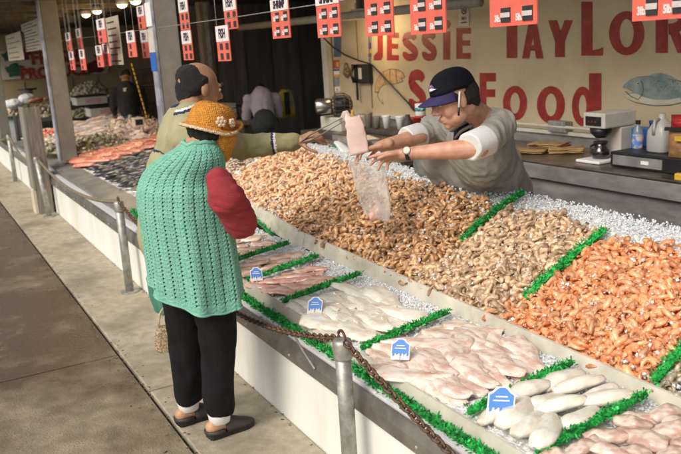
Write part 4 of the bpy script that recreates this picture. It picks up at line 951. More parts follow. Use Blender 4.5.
# ceiling fans
def fan(px, py, y, lab, rot):
    c = P(px, py, y=y); t = thing('ceiling_fan', lab, 'fan', c)
    MB().lathe(c, [(.05,-.08),(.10,-.05),(.11,.03),(.05,.08)], 16).build('motor', M['dark'], t, True)
    MB().tube([c, V((c.x, c.y, 2.55))], .015).build('rod', M['dark'], t)
    for k in range(5):
        a = rot + k*2*PI/5; d = V((math.cos(a), math.sin(a), 0)); n_ = V((-d.y, d.x, .15))
        MB().add([c + d*.1 - n_*.04, c + d*.1 + n_*.04, c + d*.62 + n_*.07, c + d*.62 - n_*.07, c + d*.1 - n_*.04 + V((0,0,.012)), c + d*.1 + n_*.04 + V((0,0,.012)), c + d*.62 + n_*.07 + V((0,0,.012)), c + d*.62 - n_*.07 + V((0,0,.012))],
                 [(0,1,2,3),(4,7,6,5),(0,4,5,1),(1,5,6,2),(2,6,7,3),(3,7,4,0)]).build('blade', M['dark'], t)
fan(70,16,2.35,'dark ceiling fan behind the tall grey post near the lamps',.4); fan(20,27,2.2,'dark ceiling fan at the far left over the paper price lists',1.0)
# ---- hanging signs on a wire
def pricesign(l, r, t, b, Y, lab, head, near=False, hb=None, rowsb=None, cols=2, grp='red price signs hung on the wire'):
    A = P(l, b, y=Y); B = P(r, b-.8 if near else b, y=Y); w = (B-A).x; zb = (A.z+B.z)/2
    zt_ = P((l+r)/2, t, y=Y).z; x0, x1 = A.x, B.x; zh = P((l+r)/2, hb, y=Y).z if hb is not None else zb + (zt_-zb)*.62
    tk = .006; o = thing('price_sign', lab, 'price sign', ((x0+x1)/2, Y, zb), grp)
    MB().box((x0,Y,zb),(x1,Y+tk,zt_)).build('board', M['signred'], o)
    if zh < zt_: MB().box((x0+.001,Y-.0025,zh),(x1-.001,Y-.0005,zt_-.001)).build('header', M['signwhite'], o)
    if zh < zt_ - .01:
        hz = (zh + min(zt_, zh + .10))/2
        tm = text_mb(head, min(.085, w*1.15/max(3.6, len(head))*1.25), V(((x0+x1)/2, Y-.0035, hz)), (1,0,0), (0,0,1), .001, bold=.003, squeeze=.8)
        tm.build('wording', M['ink'], o)
    rh = .078 if near else (zh-zb)/2.1
    for k in range(2):
        zc = zb + rh*.52 + k*rh*1.05
        for c_ in range(cols):
            cx = x0 + w*(.36 + .46*c_); pw, p_h = w*.20, rh*.66
            if zc + p_h/2 > zh and zh < zt_: continue
            MB().box((cx-pw/2, Y-.004, zc-p_h/2), (cx+pw/2, Y-.0005, zc+p_h/2)).build('price_panel', M['panelblack'], o)
            if near: MB().box((cx-pw/2, Y-.006, zc-p_h*.17), (cx+pw/2, Y-.0045, zc+p_h*.17)).build('white_slot', M['slot'], o)
            if near: text_mb('3lb.' if c_ == 0 else '5lb.', .034, V((cx-pw*.5-w*.082, Y-.0012, zc-.012)), (1,0,0), (0,0,1), .001, bold=.0015, squeeze=.72).build('weight', M['signwhite'], o)
    for xx in (x0+.02, x1-.02): MB().tube([(xx, Y+.003, zt_), (xx, Y+.003, 2.6)], .0011, 4).build('string', M['galv'], o)
pricesign(273,290.5,-2,38.5,2.0,'price sign headed SHRIMP, first of the large ones from the left','SHRIMP',True,10)
pricesign(318,341,-8,37.5,2.0,'red price sign hanging in front of the left edge of the cream wall','SHRIMP',True,4)
pricesign(366,394,-14,36,2.0,'red price sign hanging just left above the first painted word','SHRIMP',True,-8)
pricesign(411,446,-20,34,2.0,'red price sign over the middle letters of the first painted word','SHRIMP',True,-10)
pricesign(490,537,-22,26,2.0,'wide red price sign overlapping the painted letter T','SHRIMP',True,-14)
pricesign(632,690,-22,20,2.0,'red price sign cut by the top right corner','SHRIMP',True,-18)
SM = [(181,190,-3,30,'small price sign at the top, left of the pipe post'),(184,193.5,30,60,'small price sign hanging under the one at the top left of the pipe post'),(218.5,231,25,61,'small price sign to the right of the balding mans head, lower one'),(225.5,238,-6,29,'small price sign to the right of the balding mans head, upper one'),
      (67.5,72,32,51,'far price sign, top of the leftmost hanging pair'),(71,75.5,51,70,'far price sign, bottom of the leftmost hanging pair'),(78,82.5,28,49,'far price sign, top of the second hanging pair'),(81.5,86.5,49,70,'far price sign, bottom of the second hanging pair'),(99,107,18,43,'far price sign hanging highest of the middle group'),(98,104,45,67,'far price sign below the highest one of the middle group'),(105,111,43,66,'far price sign beside the tall white paper strip'),
      (129,137,30,57,'price sign hanging above the man in black'),(139,146,5,29,'price sign hanging highest beside the pale post'),(143,150,29,58,'price sign hanging lower beside the pale post')]
for l, r, t_, b_, lab in SM:
    w2 = P(r,b_,y=2.0).x - P(l,b_,y=2.0).x; Y = min(2.4, max(1.62, 2.0*.24/w2))
    pricesign(l, r, t_, b_, Y, lab, 'FISH', False, t_+(b_-t_)*.45, cols=1 if r-l < 9 else 2, grp='small price signs hung over the left stalls')
q0 = P(95,28,y=2.0); q1 = P(640,22,y=2.0)
tag(MB().tube([V((-13,2.004,2.05)), V((-9,2.004,2.0)), V((-5,2.004,1.965)), V((-3,2.004,1.96)), V((-1,2.004,2.0))], .003, 4).build('sign_wire', M['galv']), 'thin wire stretched behind the row of price signs', 'wire')
# paper lists
def plist(l, r, t, b, Y, lab, rows_=9, mk='offwhite'):
    a = P(l, b, y=Y); c = P(r, t, y=Y); o = thing('paper_list', lab, 'paper sign', (a.x, Y, a.z))
    MB().box((a.x,Y,a.z),(c.x,Y+.004,c.z)).build('paper', mat('paper', (.40,.34,.25), .7, var=.06), o)
    mb = MB(); random.seed(int(l)); H_ = c.z-a.z; W_ = c.x-a.x
    for i in range(rows_):
        z = a.z + H_*(i+.6)/(rows_+.4); mb.box((a.x+W_*.1,Y-.002,z-H_*.014),(a.x+W_*random.uniform(.6,.92),Y-.0005,z+H_*.014))
    mb.build('writing', M['ink'], o); MB().tube([V(((a.x+c.x)/2, Y, c.z)), V(((a.x+c.x)/2, Y, 2.6))], .004, 4).build('string', M['dark'], o)
plist(25,38,18,52,1.7,'large hanging paper list left of the tall grey post'); plist(9,20,31,61,1.65,'hanging paper list with dark patches nearest the left edge',5)
plist(111,117.5,15,65,1.75,'tall narrow white paper strip hanging left of the man in black',7)
# ---- stanchions, chains, short wooden post
def stanchion(x, y, top, lab, tilt=(0,0)):
    b = V((x, y, 0)); tp = V((x+tilt[0], y+tilt[1], top)); t = thing('chain_post', lab, 'chain post', b, 'round steel posts along the walkway')
    MB().tube([b + V((0,0,.006)), tp], .031, 20).build('pipe', M['galv'], t, True)
    MB().lathe(b, [(.07,.001),(.07,.010),(.04,.012)], 20).build('foot_flange', M['galv'], t)
    MB().lathe(tp, [(.036,-.07),(.037,-.068),(.037,-.008),(.034,.002),(.02,.006)], 20).build('cap', M['galv'], t, True)
    mb = MB(); mb.tube([tp + V((.026*math.cos(a*PI/8), 0, .012+.026*math.sin(a*PI/8))) for a in range(17)], .006, 6); mb.build('ring', M['rust'], t)
    return tp
s1 = stanchion(-2.455, 1.28, .675, 'nearest round steel post, spotted grey, holding the rusty chain')
s2 = stanchion(-5.895, 1.272, .705, 'round steel post left of the woman in the green vest')
s3 = stanchion(-9.57, 1.255, .69, 'leaning round steel post against the short wooden post', (-.13,-.03))
s4 = stanchion(-12.9, 1.285, .72, 'farthest round steel post near the left edge of the photo')
def chain(a, b, sag, lab, mk='rust', link=.034, wire=.0042, name='chain', mid=None):
    a, b = V(a), V(b); f = lambda t: a.lerp(b, t) + V((0,0,-4*sag*t*(1-t)))
    n = int((b-a).length*1.06/(link*.72)); mb = MB(); prev = None
    for i in range(n):
        c = f((i+.5)/n); d = (f((i+1)/n) - f(i/n)).normalized(); s_, u_, _ = frame(d)
        if i % 2: s_, u_ = u_, s_
        pts = [c + d*(link/2*math.cos(k*PI/5)) + s_*(link*.30*math.sin(k*PI/5)) for k in range(11)]
        mb.tube(pts, wire, 5, cap=False, up=u_)
    return tag(mb.build(name, M[mk], smooth=True), lab, 'chain', 'chains strung between the steel posts')
chain(s1 + V((-.03,0,.0)), V((-3.55,1.28,.475)), .03, 'rusty chain from the nearest post passing behind the woman', link=.04, wire=.0052)
chain(V((-3.55,1.28,.475)), s2 + V((.03,0,0)), .06, 'rusty chain from behind the woman up to the post on her left', link=.04, wire=.0052)
chain(s1 + V((.03,0,.0)), V((.9,1.28,.66)), .25, 'rusty chain running from the nearest post to the bottom edge', link=.04, wire=.0052)
chain(s2 + V((-.03,0,0)), V((-9.62,1.24,.66)), .13, 'brown chain sagging between the second and the leaning post', 'rope', .04, .006)
chain(s3 + V((-.03,0,0)), s4 + V((.03,0,0)), .16, 'brown chain sagging at the far left beyond the leaning post', 'rope', .04, .006)
chain(s4 + V((-.03,0,0)), V((-16.3,1.28,.72)), .18, 'brown chain cut by the left edge of the photo', 'rope', .04, .006)
mb = MB().tube([(-2.93,1.285,.575), (-2.90,1.325,.47), (-2.865,1.352,.40)], .005, 6); tag(mb.build('chain_hook', M['galv']), 'thin steel hook from the chain down to the counter rail', 'hook')
wp = thing('wooden_post', 'short square hollow wooden post standing against the counter front', 'post', (-9.95,1.24,0))
mb = MB(); x0, x1, y0, y1 = -10.12, -9.80, 1.16, 1.355
MB().box((x0,y0,.30),(x1,y0+.03,1.26)).build('street_board', M['post'], wp, bevel=.004)
MB().box((x1-.03,y0+.032,.0),(x1,y1,1.255)).build('side_board', M['wood'], wp, bevel=.004)
MB().box((x0+.01,y0+.035,0),(x1-.035,y1,1.24)).build('core', M['woodin'], wp)
MB().box((x0+.06,y0-.01,0),(x1-.05,y0+.03,.298)).build('lower_sleeve', M['cream'], wp, bevel=.004)
# ================================================================ PEOPLE
M['skin'] = mat('skin', (.46,.235,.14), .5, var=.10, sc=26, col2=(.58,.31,.21), sss=.12, bump=.12, bsc=220)
M['skin2'] = mat('skin2', (.36,.19,.10), .45, var=.12, sc=14, sss=.12, bump=.1, bsc=200)
M['skinw'] = mat('skinw', (.50,.28,.15), .5, var=.1, sc=14, sss=.1)
def knit(name, col, rough=.9, vs=125, **k):
    m = mat(name, col, rough, **k); t = m.node_tree; N = t.nodes; b = N['Principled BSDF']
    v = N.new('ShaderNodeTexVoronoi'); v.inputs['Scale'].default_value = vs; v.inputs['Randomness'].default_value = .35
    tc = [n for n in N if n.type == 'TEX_COORD'][0]; t.links.new(tc.outputs['Object'], v.inputs['Vector'])
    bp = N.new('ShaderNodeBump'); bp.invert = True; bp.inputs['Strength'].default_value = .9; bp.inputs['Distance'].default_value = .006
    t.links.new(v.outputs['Distance'], bp.inputs['Height']); t.links.new(bp.outputs[0], b.inputs['Normal'])
    lk = b.inputs['Base Color'].links[0].from_socket; mr = N.new('ShaderNodeMapRange'); mr.inputs[1].default_value = .25; mr.inputs[2].default_value = .75; mr.inputs[3].default_value = 1.08; mr.inputs[4].default_value = .68
    t.links.new(v.outputs['Distance'], mr.inputs[0]); vm = N.new('ShaderNodeVectorMath'); vm.operation = 'SCALE'; t.links.new(lk, vm.inputs[0]); t.links.new(mr.outputs[0], vm.inputs[3]); t.links.new(vm.outputs[0], b.inputs['Base Color'])
    return m
M['hair'] = mat('hair', (.014,.010,.008), .5, var=.5, sc=60, stretch=(2,2,9), bump=.8, bsc=120)
M['lips'] = mat('lips', (.36,.13,.10), .45)
M['eyew'] = mat('eyew', (.6,.58,.55), .3); M['eyed'] = mat('eyed', (.02,.012,.01), .2)
def bmat(f, u):
    f = V(f).normalized(); r = f.cross(V(u)).normalized(); u = r.cross(f).normalized()
    return Matrix((r, f, u)).transposed()
def head(mb, c, B, s=1.):
    """skull, jaw, brow, nose, lips, ears from closed shapes, later fused to one skin; B columns: right, forward, up"""
    q = lambda x, y, z: c + B @ V((x, y, z)) * s
    e = lambda x, y, z, rx, ry, rz: mb.ell(q(x,y,z), (rx*s, ry*s, rz*s), B, 18, 12)
    e(0,-.012,.03,.076,.097,.088); e(0,.028,-.005,.066,.066,.085); e(0,.035,-.07,.052,.052,.045); e(0,.07,-.098,.022,.018,.02)
    for k in (-1, 1):
        e(k*.036,.056,-.035,.022,.024,.030); e(k*.026,.085,.028,.026,.010,.010); e(k*.077,-.005,-.005,.009,.020,.032); e(k*.041,.02,-.072,.019,.04,.028)
        e(k*.014,.098,-.030,.011,.012,.010)
    mb.cap(q(0,.088,.018), q(0,.112,-.022), .009*s, .014*s, 10)
    mb.cap(q(-.018,.089,-.060), q(.018,.089,-.060), .008*s, .008*s, 8); mb.cap(q(-.016,.087,-.072), q(.016,.087,-.072), .009*s, .009*s, 8)
def face_bits(par, c, B, s=1., brow='hair'):
    q = lambda x, y, z: c + B @ V((x, y, z)) * s
    for k in (-1, 1):
        e = MB().ell(q(k*.030,.083,.008), (.012*s,.009*s,.008*s), B, 12, 8).build('eye', M['eyew'], par, True)
        MB().ell(q(k*.030,.0905,.008), (.005*s,.003*s,.005*s), B, 10, 6).build('iris', M['eyed'], e, True)
        MB().tube([q(k*.012,.096,.030), q(k*.030,.097,.036), q(k*.048,.084,.030)], [.004*s,.006*s,.003*s], 6).build('eyebrow', M[brow], par, True)
    mb = MB(); mb.tube([q(-.024,.090,-.066), q(-.010,.0985,-.063), q(0,.0995,-.065), q(.010,.0985,-.063), q(.024,.090,-.066)], [.002,.005,.0055,.005,.002], 8, flat=.8); mb.build('lips', M['lips'], par, True)
def hand(mb, w, d, n, side, curls, s=1., thumb=(.5,.5), spread=.10):
    """w wrist, d palm direction, n palm normal, side +-1 chooses the thumb side; five separate fingers"""
    d = V(d).normalized(); n = (V(n) - d*V(n).dot(d)).normalized(); l = d.cross(n) * side
    mb.cap(w - d*.03*s, w + d*.02*s, .026*s, .026*s, 12)
    ln = (.92, 1.03, .98, .78); tips = []
    for i in range(4):
        off = (.030, .010, -.010, -.028)[i]; k = w + (d*(.088, .092, .087, .078)[i] + l*off)*s
        mb.cap(w + (d*.012 + l*off*.55)*s, k, .0165*s, .0125*s, 10)
        dd = (d + l*spread*(1.5-i)*.7).normalized(); p_ = k; c_ = curls[i]
        for j, L_ in enumerate((.043,.027,.021)):
            a = c_ * (.55, 1.0, .75)[j]; ax = dd.cross(n)
            R_ = Matrix.Rotation(a, 3, ax); dd = (R_ @ dd) if (R_ @ dd).dot(n) > dd.dot(n) or a < 0 else (Matrix.Rotation(-a, 3, ax) @ dd)
            e = p_ + dd*L_*ln[i]*s; mb.cap(p_, e, (.0102,.0095,.0088)[j]*s, (.0095,.0088,.0076)[j]*s, 9); p_ = e
            n_new = n
        tips.append(p_)
    t0 = w + (d*.020 + l*.020)*s; dd = (d*.62 + l*.72 + n*thumb[0]).normalized(); p_ = t0
    for j, (L_, r_) in enumerate(((.042,.0135),(.032,.0105),(.026,.0095))):
        e = p_ + dd*L_*s; mb.cap(p_, e, r_*s, r_*.88*s, 10); p_ = e; dd = (dd + d*.25 + n*thumb[1]*.5 - l*.18).normalized()
    tips.append(p_); return tips
def folds(amp, sc=9, seed=0, dirn=(1,1,1)):
    return lambda p_, n_: amp*(nz(p_.x*dirn[0], p_.y*dirn[1], p_.z*dirn[2]+seed, sc) + .5*nz(p_.x*dirn[0]+3, p_.y*dirn[1], p_.z*dirn[2]+seed, sc*2.3))
def person(body_mb, skin, lab, voxel=.006, it=3):
    o = remesh(body_mb, voxel, it).build('person', M[skin], smooth=True); return tag(o, lab, 'person')

def split(mb, name, mk, par, f, sub):
    """one part with its coloured stripes as sub-parts lying in the same surface"""
    gr = {}
    for fc in mb.f:
        c = sum((mb.v[i] for i in fc), V()) / len(fc); gr.setdefault(f(c), []).append(fc)
    main = None
    for k in sorted(gr, key=lambda a: a is not None):
        ix = {}; o = MB(); o.f = [tuple(ix.setdefault(i, len(ix)) for i in fc) for fc in gr[k]]; o.v = [mb.v[i] for i in ix]; o.t = [0.]*len(o.v)
        b_ = o.build(name if k is None else sub, M[mk if k is None else k], par if main is None else main, True)
        if k is None: main = b_
    return main
# ---------------- vendor leaning over the slope
sL = P(501,125,y=2.53); eL = P(479,148,y=2.28); wL = P(406,153.5,y=2.04)
sR = P(434,128,y=2.62); eR = P(420,137,y=2.42); wR = P(383,145,y=2.16)
hc = P(455.5,99,y=2.32); fB = bmat((-.30,-.88,-.30), (-.06,-.22,1)); hs = 1.09
chest = P(478,147,y=2.62); belly = P(493,170,y=2.86); pel = P(503,192,y=3.06)
b = MB(); head(b, hc, fB, hs)
nb = P(484,119,y=2.54); b.cap(hc + fB @ V((0,-.035,-.05))*hs, nb, .056, .066)
TB = bmat((-.25,-1,0), (0,-.55,1))
b.ell(chest, (.17,.11,.18), TB); b.ell(belly, (.16,.11,.15), TB); b.cap(chest, pel, .12, .14)
for k, s_ in ((1, sL), (-1, sR)): b.cap(nb, s_, .05, .055)
b.cap(sL, eL, .052, .044); b.cap(eL, eL.lerp(wL,.35), .047, .046); b.cap(eL.lerp(wL,.3), wL, .046, .029)
b.cap(sR, eR, .052, .044); b.cap(eR, eR.lerp(wR,.4), .046, .045); b.cap(eR.lerp(wR,.35), wR, .044, .029)
for k in (-.1, .1): b.cap(pel + V((k*1.0,0,-.02)), V((pel.x+k*1.3, pel.y+.08, .42)), .085,.065); b.cap(V((pel.x+k*1.3, pel.y+.08, .42)), V((pel.x+k*1.3, pel.y+.12, -.08)), .06,.045)
tL = P(352,168,y=2.01)
hand(b, wL, P(376,158,y=1.965) - wL, V((.35,-.35,-.9)), 1, (.10,.30,.55,.75), 1.08, (.3,.2))
hand(b, wR, P(362,151,y=2.06) - wR, V((.2,-.1,-.95)), -1, (.55,.6,.6,.5), 1.05, (.35,.3))
vd = person(b, 'skin', 'vendor in black cap and grey shirt leaning over the shrimp with a plastic bag', .0055, 2)
face_bits(vd, hc, fB, hs)
q = lambda x, y, z: hc + fB @ V((x, y, z)) * hs
# shirt
b = MB()
b.ell(chest + V((0,.01,0)), (.215,.165,.215), TB, 22, 16); b.ell(belly, (.225,.165,.20), TB, 22, 16); b.cap(chest, pel, .165, .18, 22); b.ell(P(444,160,y=2.70), (.13,.12,.15), TB, 18, 12); b.cap(P(450,166,y=2.74), belly, .14, .16, 20)
b.cap(nb + V((0,.03,-.03)), sL, .085, .082); b.cap(nb + V((0,.03,-.03)), sR, .085, .085)
b.cap(sL, sL.lerp(eL,.62), .080, .070, 18); b.cap(sR, sR.lerp(eR,.7), .080, .070, 18)
M['shirt'] = mat('shirt_grey', (.30,.28,.235), .85, var=.12, sc=9, bump=.25, bsc=300)
remesh(b, .009, 4, lambda p_, n_: .020*nz(p_.x, p_.y, p_.z*.55+2, 6) + .010*nz(p_.x*1.5+p_.z*.8, p_.y*2, p_.z*.35, 13) + .006*nz(p_.x+p_.z, p_.y*1.6, p_.z*.4, 26)).build('shirt', M['shirt'], vd, True)
def cuff(a, c, r0, r1, name='cuff', mk='white', par=vd, L_=None):
    s_, u_, d_ = frame(c - a); mb = MB(); prof = [(r0*.90,0),(r0*1.04,.004),(r0*1.06,.02),(r1*1.05,(c-a).length-.008),(r1,(c-a).length),(r1*.86,(c-a).length-.002)]
    return mb.rings([[a + d_*z + (s_*math.cos(2*PI*j/24) + u_*math.sin(2*PI*j/24))*r*(1+.13*nz(j*.45,z*25,a.x,1)) for j in range(24)] for r, z in prof]).build(name, M[mk], par, True)
dL = (eL-sL).normalized()
M['cuffwhite'] = mat('cuffwhite', (.66,.64,.62), .8, var=.06, bump=.2, bsc=60)
cuff(P(487,140,y=2.36), P(469,147,y=2.23), .069, .064, mk='cuffwhite'); cuff(P(421,135,y=2.45), P(405,139,y=2.33), .066, .061, mk='cuffwhite')
# collar and undershirt
MB().cap(P(462,128,y=2.44), P(459,140,y=2.42), .040,.03).build('undershirt', mat('navycloth', (.012,.018,.035), .9), vd, True)
mb = MB(); cc = [P(452,131,y=2.40), P(458,126,y=2.40), P(466,121,y=2.43), P(477,115,y=2.50), P(486,117,y=2.58)]
mb.tube(cc, [.018,.02,.022,.022,.02], 8, flat=.45); mb.tube([P(455,138,y=2.38), P(461,131,y=2.39), P(470,126,y=2.42), P(480,120,y=2.48)], [.010,.017,.018,.014], 8, flat=.4)
mb.build('collar', M['shirt'], vd, True)
apr = MB(); apr.ell(P(424,164,y=2.80), (.12,.05,.12), TB, 18, 12); remesh(apr, .01, 2, folds(.014,14,7)).build('apron', mat('apron', (.15,.165,.14), .8, var=.2, bump=.3, bsc=40), vd, True)
tr_ = MB(); tr_.ell(pel + V((0,.02,-.08)), (.2,.17,.16))
for k in (-.1, .1): tr_.cap(pel + V((k,.02,-.06)), V((pel.x+k*1.3, pel.y+.08, .42)), .115,.09); tr_.cap(V((pel.x+k*1.3, pel.y+.08, .42)), V((pel.x+k*1.3, pel.y+.12, -.1)), .09,.075)
remesh(tr_, .014, 3).build('trousers', M['black'], vd, True)
# hair, cap
hb = MB(); hb.ell(q(0,-.045,.014), (.080*hs,.068*hs,.070*hs), fB, 18, 12); hb.ell(q(0,-.070,-.025), (.058*hs,.035*hs,.045*hs), fB, 16, 10)
for k in (-1,1): hb.cap(q(k*.074,.012,.03), q(k*.078,.014,-.012), .010, .006, 8)
remesh(hb, .006, 1, folds(.004, 80, 3)).build('hair', M['hair'], vd, True)
def capdome(par, q, hs, mk):
    mb = MB(); R_ = []
    for t in range(11):
        a = PI/2*t/10; z = .052 + .086*math.sin(a)**.95; k = math.cos(a)**.66 if t < 10 else .04
        R_.append([q(.083*k*math.cos(2*PI*j/36), -.010 + .008*(1-math.sin(a)) + .105*k*math.sin(2*PI*j/36), z - .022*(1-t/10)*max(0, -math.sin(2*PI*j/36)+.1)) for j in range(36)])
    return mb.rings(R_).build('cap', M[mk], par, True)
M['capblack'] = mat('capblack', (.008,.008,.011), .95, var=.3, spec=.2)
cap_ = capdome(vd, q, hs, 'capblack')
M['purple'] = mat('purple', (.024,.013,.07), .8, var=.1)
top = []; bot = []; mb = MB()
n_ = 18; rows_ = []
for i in range(n_+1):
    a = PI*(.06 + .88*i/n_); row = []
    for j in range(6):
        t = j/5; rx = .078 + .006*t; ry = .088 + .082*t*math.sin(a)**.5
        row.append(q(rx*math.cos(a), ry*math.sin(a) if t else .092*math.sin(a), .056 - .022*t - .026*abs(math.cos(a))**1.6*t - .004*(1-t)))
    rows_.append(row)
vs = [p_ for r_ in rows_ for p_ in r_]; off = fB @ V((0,0,-.005)); nv = len(vs); fs = []
for i in range(n_):
    for j in range(5): a = i*6+j; fs += [(a,a+6,a+7,a+1), (nv+a,nv+a+1,nv+a+7,nv+a+6)]
for i in range(n_): fs += [(i*6+5,(i+1)*6+5,nv+(i+1)*6+5,nv+i*6+5)]
fs += [tuple(range(6)) + tuple(nv+k for k in range(5,-1,-1))] + [tuple(n_*6+k for k in range(6)) + tuple(nv+n_*6+k for k in range(5,-1,-1))]
mb.add(vs + [p_ + off for p_ in vs], fs).build('brim', M['purple'], cap_, True)
# badge on the cap front-left: bird-head-like pale mark
def onfront(x, z, o_=.004):
    z = z + .016; yy = -.0 + .105*math.sqrt(max(0, 1-(x/.083)**2))*math.cos(math.asin(min(1,(z-.052)/.086)))**.66
    return q(x, yy + o_ - .004, z)
for pts, mk, o_ in (([(-.012,.062),(.0,.058),(.016,.060),(.036,.066),(.024,.072),(.020,.082),(.006,.088),(-.006,.086),(-.014,.078)],'purple2',.006),([(.002,.064),(.016,.063),(.034,.066),(.020,.072),(.012,.074),(.004,.072)],'white',.009),([(.0,.078),(.012,.080),(.016,.078),(.008,.084)],'stickyel',.009)):
    if mk == 'purple2' and mk not in M: M[mk] = mat('purple2', (.16,.09,.32), .6)
    p3 = [onfront(-.018 - x, z, o_) for x, z in pts]; MB().prism(p3, fB @ V((0,.002,0))).build('cap_badge', M[mk], cap_)
# pen behind the near ear
MB().tube([q(-.086,-.004,.040), q(-.092,.024,-.022)], .0045, 8).build('pen', M['white'], vd, True)
MB().tube([q(-.092,.024,-.022), q(-.090,.036,-.055)], .005, 8).build('pen_tip', M['black'], vd, True)
# watch
s_, u_, d_ = frame(wL - eL); wc = wL - d_*.012
wt = MB().rings([[wc + d_*z + (s_*math.cos(2*PI*j/20)+u_*math.sin(2*PI*j/20))*r for j in range(20)] for z, r in ((-.010,.030),(-.010,.034),(.010,.034),(.010,.030))]).build('watch_strap', M['black'], vd, True)
wn = (-FWD + V((0,0,.35))).normalized(); wn = (wn - d_*wn.dot(d_)).normalized(); WA = Matrix(frame(wn, d_)).transposed()
MB().lathe(wc + wn*.030, [(.019,0),(.021,.003),(.021,.008),(.018,.010)], 22, WA).build('watch_case', M['stain'], wt, True)
MB().lathe(wc + wn*.0405, [(.016,0),(.016,.0008)], 20, WA).build('watch_dial', mat('dial', (.45,.40,.28), .3), wt)

# ---------------- bag, fillet, tongs
bt_ = [P(350,161,y=2.03), P(385,167,y=2.00)]
M['film'] = mat('film', (.86,.82,.78), .10, alpha=.36, var=.1, coat=.9, bump=.7, bsc=14, stretch=(1,1,.3))
mb = MB(); cu = (bt_[1]-bt_[0]); cd_ = V((0.0,.035,0)); R_ = []
for i in range(22):
    t = i/21; c = bt_[0].lerp(bt_[1], .5) + V((-.03*t, .06*t, -.30*t)); wd_ = .5*(1 - .12*t) if t < .8 else .5*(.88 - 1.2*(t-.8)**1.5*2); dp = .016 + .035*math.sin(PI*min(1,t*.62))
    R_.append([c + cu*wd_*math.cos(2*PI*j/40) + V((.75,-.4,0)).normalized()*dp*math.sin(2*PI*j/40) + V((nz(t*3,j*.45,1),nz(t*3,j*.45,5),0))*.016*math.sin(PI*min(1,t+.12)) for j in range(40)])
mb.rings(R_, cap=False); mb.f.append(tuple(21*40+j for j in range(40)))
mb.tube(R_[0] + R_[0][:1], .0035, 6)
tag(mb.build('plastic_bag', M['film'], smooth=True), 'clear plastic bag with pink fish held by the vendor over the shrimp', 'plastic bag')
fl = MB(); c = bt_[0].lerp(bt_[1], .5) + V((-.03,.06,-.27)); fl.ell(c, (.035,.055,.03), Matrix.Rotation(.9,3,'X')); fl.ell(c + V((.0,.02,.015)), (.03,.04,.03)); 
tag(remesh(fl, .006, 2, folds(.008, 22, 1)).build('bagged_fillet', M['rosefil'], smooth=True), 'pink piece of fish lying in the bottom of the clear bag', 'fillet')
tip = P(346,117,y=2.0)
mb = MB(); R_ = []; e0 = P(342,120,y=2.0); path = [P(341,122,y=2.01), P(346,116.5,y=2.0), P(352,117,y=2.0), P(355,127,y=2.01), P(357,140,y=2.02), P(360,154,y=2.03)]; ws = [.018,.032,.040,.048,.052,.050]
for i in range(26):
    t = i/25*5; k = min(4, int(t)); f_ = t-k; c = path[k].lerp(path[k+1], f_); w_ = ws[k]*(1-f_)+ws[k+1]*f_
    a = path[k+1]-path[k]; sd_ = RIGHT.lerp(V((0,0,1)), .0); sd_ = (RIGHT - a.normalized()*RIGHT.dot(a.normalized())).normalized() if k > 1 else V((.35,.35,-.9)).normalized(); nn_ = a.normalized().cross(sd_)
    R_.append([c + sd_*w_*math.cos(2*PI*j/16)*(1+.12*nz(t*2,j,1)) + nn_*(.007+.004*nz(j,t,2))*math.sin(2*PI*j/16) for j in range(16)])
tag(mb.rings(R_).build('dangling_fillet', mat('danglefil', (.78,.52,.45), .3, sc=9, col2=(.82,.66,.60), sss=.3, coat=.4, stretch=(1,1,3)), smooth=True), 'thin pink fillet dangling from the tongs above the vendors right hand', 'fillet')
tg = thing('steel_tongs', 'shiny steel tongs gripping the pink fillet, held by the balding man', 'tongs', P(312,138,y=1.9))
for dz_, e_ in ((.010,(343,117.5)),(-.012,(344,121))):
    a = P(300,143,y=1.86); m_ = P(322,131,y=1.93) + V((0,0,dz_*1.4)); e = P(*e_, y=2.0)
    MB().tube([a, a.lerp(m_,.5)+V((0,0,dz_*.7)), m_, e], [.009,.011,.011,.007], 8, flat=.35).build('arm', M['stain'], tg, True)

# ---------------- balding man in an olive pullover
mc = P(199,89,y=1.32); mB = bmat((-.12,.97,-.20), (0,.15,1)); ms = 1.14
q2 = lambda x, y, z: mc + mB @ V((x, y, z)) * ms
nk = P(193,116,y=1.22); shN = P(190,133,y=1.27); shF = shN + V((-.27,.02,.03)); eN = P(243,147,y=1.60); wN = P(298,141.5,y=1.865)
cm = (shN + shF)/2 + V((.0,-.02,-.22)); pm = V((cm.x, 1.16, .80))
b = MB(); head(b, mc, mB, ms*.97); b.cap(q2(0,-.03,-.05), nk + V((-.05,0,-.05)), .06, .07)
b.ell(cm, (.19,.11,.24)); b.cap(cm, pm, .13, .13); b.cap(shN, shF, .06, .06); b.cap(shN, eN, .05, .042); b.cap(eN, wN, .042, .028)
b.cap(shF, shF + V((-.03,.06,-.28)), .05,.045); b.cap(shF + V((-.03,.06,-.28)), shF + V((.02,.16,-.50)), .045,.03)
hand(b, shF + V((.02,.16,-.50)), V((0,.4,-1)), V((1,0,0)), 1, (.7,.7,.7,.7))
for k in (-.1,.1): b.cap(pm + V((k,0,0)), V((pm.x+k,1.17,.08)), .075,.045)
hand(b, wN, P(312,136,y=1.92) - wN, V((-.45,.25,-.75)), -1, (.9,1.0,1.05,1.1), 1.08, (.5,.5))
mn = person(b, 'skin2', 'balding man in an olive pullover with navy stripes reaching across with tongs', .006, 3)
face_bits(mn, mc, mB, ms)
mb = MB(); mb.ell(q2(0,-.046,.0), (.079*ms,.062*ms,.052*ms), mB, 20, 14)
mb.ell(q2(0,-.050,.044), (.076*ms,.058*ms,.060*ms), mB, 20, 14); mb.ell(q2(0,-.068,-.025), (.06*ms,.034*ms,.05*ms), mB, 16, 10)
for k in (-1,1): mb.ell(q2(k*.066,-.022,.036), (.016*ms,.034*ms,.028*ms), mB, 14, 10)
